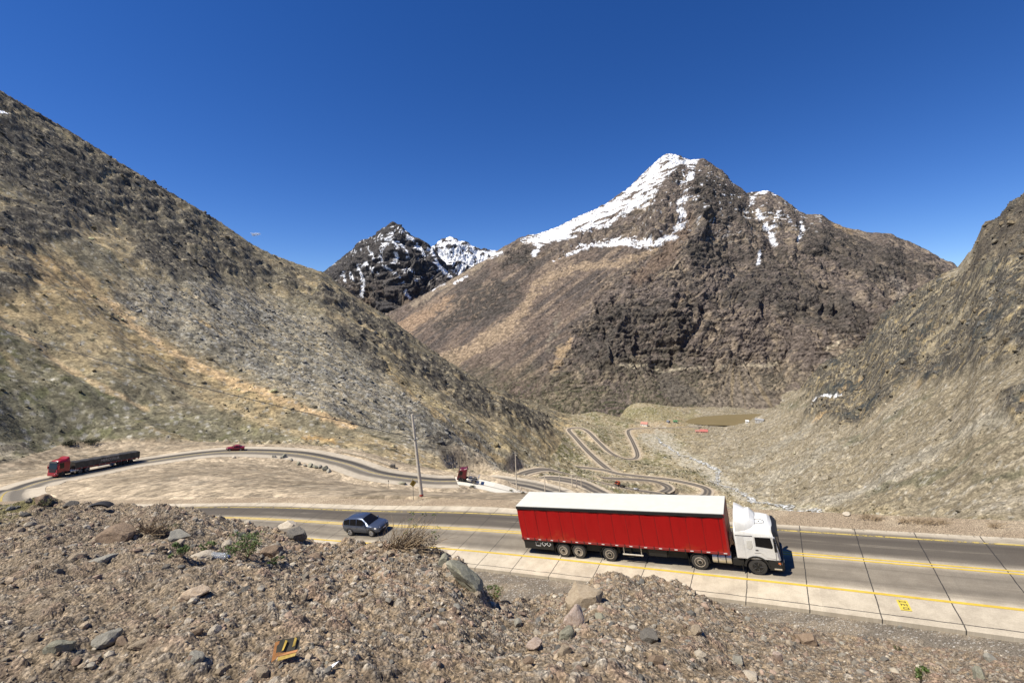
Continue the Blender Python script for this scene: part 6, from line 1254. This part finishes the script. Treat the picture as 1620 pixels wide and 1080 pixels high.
# ------------------------------------------------------------------ litter
M_clear = newmat('clear_plastic')[0]; bb = M_clear.node_tree.nodes['Principled BSDF']; bb.inputs['Transmission Weight'].default_value = .8; bb.inputs['Roughness'].default_value = .12; bb.inputs['Base Color'].default_value = (.85, .9, .95, 1)
nz = N(M_clear.node_tree, 'ShaderNodeTexNoise', Scale=30.); bp = N(M_clear.node_tree, 'ShaderNodeBump', Strength=.6, Distance=.01); M_clear.node_tree.links.new(nz.outputs['Fac'], bp.inputs['Height']); M_clear.node_tree.links.new(bp.outputs[0], bb.inputs['Normal'])
b0 = near_pt(350, 884); t = empty('plastic_bottle', b0 + Vector((0, 0, .035)), R_(-12)); tag(t, 'clear crumpled plastic bottle lying beside the green leafy shrub', 'bottle')
MB().lathe([(.012, -.105), (.03, -.10), (.034, -.08), (.030, -.05), (.034, -.02), (.031, .01), (.034, .04), (.028, .07), (.014, .095), (.013, .11)], (0, 0, 0), 'x', 14).build('bottle_body', M_clear, t, smooth=60); MB().lathe([(.015, .108), (.015, .125), (.004, .126)], (0, 0, 0), 'x', 12).build('cap', simple('blue_cap', (.08, .16, .42), .4), t)
b0 = near_pt(458, 1046); t = empty('torn_wrapper', b0 + Vector((0, -.01, .05)), R_(6)); tag(t, 'torn yellow, orange and black cardboard wrapper lying on the gravel', 'litter')
k = b0.y / F
M_ylw = simple('yellow_print', (.42, .29, .05), .6, var=.35, scale=40); M_org = simple('orange_print', (.40, .18, .06), .6, var=.3, scale=30); M_blk = simple('black_print', (.05, .045, .03), .5, var=.4, scale=40)
def sheet(mb, pts, th=.003): mb.loft([[Vector(p) for p in pts], [Vector(p) + Vector((0, 0, th)) for p in pts]])
x0_, x1_ = -17 * k, 18 * k
m = MB(); sheet(m, [(x0_, -.012, .0), (x1_, -.004, .010), (x1_, .03, .062), (x0_, .022, .058)]); m.build('black_panel', M_blk, t)
m = MB(); sheet(m, [(x0_ + .01, -.018, -.012), (x1_ - .01, -.012, .0), (x1_, .0, .014), (x0_, -.01, .004)]); sheet(m, [(x0_ - .02, -.03, -.035), (x0_ + .006, -.02, -.02), (x0_ + .012, .02, .055), (x0_ - .012, .015, .05)]); m.build('orange_edge', M_org, t)
m = MB(); sheet(m, [(-.030, -.006, .012), (-.016, -.012, .020), (-.002, .012, .056), (-.014, .016, .060)]); sheet(m, [(.03, -.008, .030), (.044, -.004, .034), (.05, .016, .064), (.038, .02, .07)]); sheet(m, [(x0_ + .015, -.03, -.03), (x1_ - .015, -.022, -.014), (x1_ - .012, -.012, -.004), (x0_ + .014, -.019, -.016)]); m.build('yellow_print', M_ylw, t)
b0 = near_pt(527, 1060); t = MB().add([(-.030, -.004, .0), (.0, -.010, .006), (.036, .004, .034), (.004, .008, .018), (-.030, -.004, .004), (.0, -.010, .010), (.036, .004, .038), (.004, .008, .022)], [(0, 1, 2, 3), (7, 6, 5, 4), (0, 4, 5, 1), (1, 5, 6, 2), (2, 6, 7, 3), (3, 7, 4, 0)]).build('broken_shard', simple('white_glaze', (.75, .76, .78), .25)); t.location = b0 + Vector((0, 0, .012)); tag(t, 'thin white shard lying on the gravel right of the torn wrapper', 'litter')
b0 = near_pt(152, 806); m = MB(); rings = []
for q in range(15):
    a = R_(20 + q * 11); c_, s_ = math.cos(a), math.sin(a); rings.append([(.24 * c_, -.08, .20 * s_ - .06), (.30 * c_, -.11, .26 * s_ - .06), (.33 * c_, 0, .28 * s_ - .06), (.30 * c_, .11, .26 * s_ - .06), (.24 * c_, .08, .20 * s_ - .06)])
t = m.loft(rings).build('torn_rubber_strip', simple('old_tyre', (.016, .015, .015), .7, var=.3), smooth=50); t.location = b0 + Vector((0, .05, -.02)); t.rotation_euler = (0, R_(-8), R_(14)); t.scale = (.75, .75, .62); tag(t, 'torn piece of black rubber lying on the left crest of the bank', 'litter')
# ------------------------------------------------------------------ poles, signs, wire
M_pole = simple('weathered_wood', (.56, .49, .38), .85, var=.2, scale=3); M_steel = simple('grey_steel', (.20, .20, .19), .5, metal=.5); M_sign = simple('yellow_sign', (.42, .27, .03), .5); M_mark = simple('red_mark', (.38, .05, .03), .7)
pb = Vector(P(668, 789, 50.3)); pb.z -= .4; pt = Vector(P(652, 655, 50.6)); ax = (pt - pb)
t = empty('utility_pole', pb); tag(t, 'tall leaning wooden utility pole on the dirt terrace between the two roads', 'pole')
MB().tube([Vector((0, 0, 0)), ax * .5, ax], [.22, .17, .12], 12).build('pole_shaft', M_pole, t, smooth=50)
for f, hw in ((.985, .55),): MB().tube([ax * f + Vector((-1.1, .0, .0)), ax * f + Vector((1.0, 0, -.02))], .035, 6).build('crossarm', M_steel, t)
for dx in (-1.0, -.3, .85): MB().lathe([(.03, 0), (.06, .04), (.04, .09), (.055, .12), (.02, .17)], tuple(ax * .985 + Vector((dx, 0, .03))), 'z', 8).build('insulator', simple('insulator_grey', (.12, .13, .13), .3), t)
MB().lathe([(.19, -.05), (.20, -.04), (.20, .04), (.19, .05)], tuple(ax * .715), 'z', 12).tube([ax * .715 + Vector((-.3, 0, 0)), ax * .715 + Vector((.35, -.05, 0))], .03, 6).build('steel_band', M_steel, t)
MB().lathe([(.218, -.11), (.222, -.1), (.220, .1), (.216, .11)], tuple(ax * .085), 'z', 12).build('painted_mark', M_mark, t)
wp = [(655, 693, 50.4), (600, 680, 51.5), (560, 670, 52.3), (480, 652, 54), (400, 632.5, 55.5), (300, 608, 57.5), (200, 581, 59.5), (100, 552, 61.5), (0, 521, 63.5), (-90, 492, 65), (-220, 448, 68)]
wq = np.array([P(*q) for q in wp]); wl, _ = dens(wq, 1.5); t = MB().tube([tuple(q) for q in wl], .045, 5, False).build('power_cable', simple('black_cable', (.02, .02, .02), .6)); tag(t, 'thin black power cable sagging across the left hillside to the leaning pole', 'cable')
b0 = Vector(P(654, 789, 48.9)); b0.z -= .1; t = empty('road_sign', b0, R_(38)); tag(t, 'yellow diamond warning sign on a thin post left of the leaning pole', 'sign')
MB().tube([(0, 0, 0), (0, 0, 2.35)], .032, 8).build('post', M_steel, t)
s_ = .40; sg = MB(); sg.loft([[(-s_, -.04, 1.86), (0, -.04, 1.86 - s_), (s_, -.04, 1.86), (0, -.04, 1.86 + s_)], [(-s_, -.055, 1.86), (0, -.055, 1.86 - s_), (s_, -.055, 1.86), (0, -.055, 1.86 + s_)]]); sg = sg.build('sign_board', M_sign, t)
MB().tube([(-.12, -.060, 1.66), (-.10, -.060, 1.86), (.08, -.060, 1.90), (.10, -.060, 2.06)], .03, 5).build('curve_symbol', M_black, sg)
b0 = terr_hit(606, 772); t = empty('marker_post', b0); tag(t, 'thin dark marker post at the near edge of the upper road', 'post'); MB().tube([(0, 0, -.2), (0, 0, 1.9)], .04, 6).build('post', M_steel, t); MB().box(-.10, .10, -.02, .02, 1.55, 1.95).build('plate', M_black, t)
for u, v, vt, lab in ((813, 776, 711, 'slim utility pole rising behind the rear end of the red trailer'), (859, 778, 746, None), (882, 778, 750, None), (902, 771, 750, None), (909, 771, 752, None), (916, 772, 753, None), (924, 754, 741, None), (935, 759, 744, None), (950, 756, 745, None), (959, 752, 741, None)):
    b0 = terr_hit(u, v, 90); h = min((v - vt) / F * b0.y * 1.04, 11.5); t = empty('utility_pole', b0 - Vector((0, 0, .3))); tag(t, lab or 'far slender utility pole standing among the switchbacks above the trailer roof', 'pole', 'utility poles down the switchbacks' if not lab else None)
    MB().tube([(0, 0, 0), (-.02 * h, 0, h)], [.17, .11], 8).build('pole_shaft', M_pole, t); MB().tube([(-.02 * h - .8, 0, h - .5), (-.02 * h + .8, 0, h - .5)], .06, 5).build('crossarm', M_steel, t)
# stones along the upper road, wall on its far side
g = np.random.default_rng(15)
for u, v, wpx in ((424, 722, 9), (434, 724, 7), (441, 722, 12), (452, 727, 8), (464, 733, 10), (474, 735, 7), (482, 736, 11), (490, 739, 10), (497, 738, 9), (506, 742, 13), (512, 745, 9)):
    p = terr_hit(u, v + 2, 60); s = wpx / F * p.y * .55; vv, ff = rock_shape(2, 1300 + int(u), 11, flat=.7); o = link('boulder', np_mesh('rock', vv, ff, SM['green' if wpx > 9 else 'grey'], None, False, 3)); o.location = p + Vector((0, 0, s * .25)); o.scale = (s,) * 3; o.rotation_euler = (g.normal(0, .3), g.normal(0, .3), g.uniform(0, 6)); tag(o, 'grey boulder in the row of rocks along the near edge of the upper road', 'rock', 'boulders lining the near edge of the upper road')
for u, v, wpx, cname, lab in ((629, 764, 13, 'green', 'lone grey-green boulder at the roadside left of the yellow sign'), (360, 722, 8, 'pale', 'small pale rock at the roadside below the dark red sedan'), (1340, 812, 12, 'pale', 'low pale rock at the outer edge of the verge right of the lorry cab')):
    p = terr_hit(u, v + 2, 30) if u < 1000 else near_pt(u, v + 2); s = wpx / F * p.y * .55; vv, ff = rock_shape(2, 1400 + int(u), 11, flat=.6); o = link('boulder', np_mesh('rock', vv, ff, SM[cname], None, False, 3)); o.location = p + Vector((0, 0, s * .25)); o.scale = (s,) * 3; tag(o, lab, 'rock')
ia = on_route(routeA, 520, iT0, bR)[2]; ib = on_route(routeA, 622, iT0, bR)[2]; wc_ = offs(routeA, 6.6)[ia:ib:4]; rg = []
for q in range(len(wc_)):
    zt_ = .50 + .12 * float(pn(np.array([q * .9]), np.array([0.0]), 5)[0]); d = wc_[min(q + 1, len(wc_) - 1)] - wc_[max(q - 1, 0)]; n_ = Vector((-d[1], d[0], 0)).normalized() * .22; c_ = Vector(wc_[q]); zz = terr_z(c_.x, c_.y) - c_.z; c_.z += max(min(zz, .6), -.3)
    rg.append([c_ - n_ - Vector((0, 0, .4)), c_ - n_ + Vector((0, 0, zt_)), c_ + n_ + Vector((0, 0, zt_)), c_ + n_ - Vector((0, 0, .4))])
t = empty('stone_wall', wc_[0]); tag(t, 'low pale stone wall along the far side of the upper road bend', 'wall'); o = MB().loft([[p - Vector(wc_[0]) for p in r_] for r_ in rg]).build('wall_run', simple('wall_stone', (.34, .29, .21), .9, var=.4, scale=2, bump=.5), t)
e_ = Vector(wc_[-1]) - Vector(wc_[0]); MB().box(e_.x - .6, e_.x + .7, e_.y - .4, e_.y + .4, e_.z - .3, e_.z + .9).build('end_block', simple('wall_end_dark', (.11, .10, .085), .9, var=.4, bump=.5), t, bevel=.08)
# shrubs on the slopes that stand out singly
def slope_shrub(u, v, wpx, label, group=None, mat=None, hgt=.55):
    p = terr_hit(u, v, 45); t = empty('shrub', p); tag(t, label, 'shrub', group); r_ = wpx / F * p.y * .5; ml = MB(); ms = MB()
    for q in range(9):
        c_ = Vector((g.uniform(-.6, .6) * r_, g.uniform(-.5, .5) * r_, g.uniform(.1, .45) * r_ * hgt * 1.6)); leaves(ml, g, c_, (r_ * .45, r_ * .45, r_ * .5 * hgt * 1.5), 60, r_ * .085); stem(ms, (0, 0, -.1), c_, r_ * .02, .02, g)
    ml.build('leaves', mat or M_scrub, t); ms.build('stems', M_dryd, t)
slope_shrub(103, 705, 27, 'dark olive shrub above the cab of the long red lorry'); slope_shrub(132, 704, 25, 'dark olive shrub just right of the other shrub above the red lorry')
slope_shrub(742, 772, 12, 'small dark shrub in front of the dark red tractor unit'); slope_shrub(822, 781, 9, 'small dark shrub at the end of the pale concrete stretch'); slope_shrub(804, 777, 8, 'brownish small shrub beside the slim utility pole', None, M_oliv)
for u, v in ((1372, 815), (1390, 818), (1432, 821), (1455, 822), (1475, 823), (1490, 824), (1575, 829)):
    b0 = near_pt(u, v + 4); t = empty('dry_grass_tuft', b0 - Vector((0, 0, .05))); tag(t, 'dry yellow grass tuft at the outer edge of the verge right of the lorry', 'grass', 'dry grass tufts along the far verge'); m = MB()
    for q in range(60): stem(m, (g.normal(0, .22), g.normal(0, .1), 0), (g.normal(0, .42), g.normal(0, .2), g.uniform(.15, .5)), .012, .04, g, 3)
    m.build('blades', M_dry, t)
# ------------------------------------------------------------------ buildings by the lake
def house(u, v, L, W, H, rise, rz, wallc, roofc, label, name='house'):
    p = terr_hit(u, v, 600); t = empty(name, p, R_(rz)); tag(t, label, 'house' if name == 'house' else 'shed')
    MB().prism([(-W / 2, -1.5), (W / 2, -1.5), (W / 2, H), (0, H + rise), (-W / 2, H)], -L / 2, L / 2).build('wall', simple(label[:12] + '_wall', wallc, .8), t)
    rf_ = MB()
    for s in (-1, 1): rf_.loft([[(s * (W / 2 + .5), y, H - .25), (0, y, H + rise + .12), (0, y, H + rise + .34), (s * (W / 2 + .5), y, H - .03)] for y in (-L / 2 - .5, L / 2 + .5)])
    rf_.build('roof', simple(label[:12] + '_roof', roofc, .6, var=.15, scale=.4), t)
    for y in np.linspace(-L / 2 + 2, L / 2 - 2, max(2, int(L / 4))):
        for s in (-1, 1): MB().box(s * W / 2 - .06, s * W / 2 + .06, y - .6, y + .6, 1.0, 2.1).build('window', M_glass, t)
    MB().box(-.5, .5, -L / 2 - .06, -L / 2 + .02, -.2, 2.1).build('door', simple('brown_door', (.12, .07, .04), .6) if 'brown_door' not in bpy.data.materials else bpy.data.materials['brown_door'], t)
house(1019, 673.5, 13, 9, 4.2, 3.4, 60, (.72, .70, .66), (.42, .18, .13), 'salmon-roofed white house beside the valley road bend')
house(1114, 684, 13, 9, 3.0, 3.2, 75, (.5, .36, .28), (.40, .12, .10), 'bright red roof at the foot of the right slope near the lake'); house(1105, 684.5, 10, 6, 2.4, 1.8, 80, (.5, .36, .28), (.38, .17, .13), 'low salmon roof adjoining the bright red roof')
house(1069, 668.5, 8, 6, 3, 2, 80, (.3, .33, .26), (.06, .16, .06), 'small green-roofed shed at the near shore of the lake', 'shed'); house(1057, 669, 6, 5, 3.2, 1.6, 20, (.22, .24, .28), (.16, .17, .20), 'small grey shed left of the green-roofed shed', 'shed'); house(1184, 670, 5, 4, 2.8, 1.2, 70, (.75, .75, .72), (.7, .7, .68), 'tiny white hut on the lake edge', 'shed'); house(1203, 668, 12, 7, 4.5, 1.0, 50, (.42, .41, .39), (.30, .30, .30), 'grey waterworks hut where the right slope meets the lake', 'shed')
# painted mark on the hard shoulder with worn dark characters
def road_quad(name, s0, s1, t0, t1, h, mat): o = MB().add([ST(s0, t0, h), ST(s1, t0, h), ST(s1, t1, h), ST(s0, t1, h)], [(0, 1, 2, 3)]).build(name, mat); tag(o, kind='structure'); return o
road_quad('painted_marker', 22.42, 22.88, -1.50, -.66, .02, paint_mat('marker_yellow', (.60, .47, .06), .7)); mkb = simple('marker_black', (.05, .045, .03), .8)
mkm = MB()
for (a, b, c_, d) in ((22.50, 22.78, -.80, -.84), (22.50, 22.54, -.74, -.88), (22.74, 22.78, -.76, -.90), (22.52, 22.80, -1.02, -1.06), (22.52, 22.56, -.98, -1.14), (22.64, 22.68, -1.0, -1.12), (22.76, 22.80, -.98, -1.14), (22.56, 22.80, -1.26, -1.29), (22.56, 22.60, -1.26, -1.40), (22.76, 22.80, -1.26, -1.40), (22.56, 22.80, -1.38, -1.41)): mkm.add([ST(a, c_, .026), ST(b, c_, .026), ST(b, d, .026), ST(a, d, .026)], [(0, 1, 2, 3)])
tag(mkm.build('marker_characters', mkb), kind='structure')
# ------------------------------------------------------------------ one small cloud
cc_ = Vector(P(403, 372, 9000)); m = MB(); bm = bmesh.new(); gk = np.random.default_rng(2)
for q in range(12): bmesh.ops.create_icosphere(bm, subdivisions=2, radius=1.0, matrix=Matrix.Translation((gk.uniform(-85, 85), gk.uniform(-60, 60), gk.uniform(-18, 34))) @ Matrix.Diagonal((gk.uniform(24, 44), 40, gk.uniform(14, 26), 1)))
me = bpy.data.meshes.new('cloud'); bm.to_mesh(me); bm.free(); mt, nt, b = newmat('cloud'); b.inputs['Base Color'].default_value = (.95, .95, .95, 1); b.inputs['Roughness'].default_value = 1; b.inputs['Specular IOR Level'].default_value = 0; tc = N(nt, 'ShaderNodeTexCoord'); n = N(nt, 'ShaderNodeTexNoise', Scale=.022, Detail=6.0, Roughness=.7); nt.links.new(tc.outputs['Object'], n.inputs['Vector']); nt.links.new(math_(nt, 'MULTIPLY', ss_(nt, n.outputs['Fac'], .40, .72), .55), b.inputs['Alpha']); me.materials.append(mt)
o = link('cloud', me); o.location = cc_; tag(o, kind='structure')
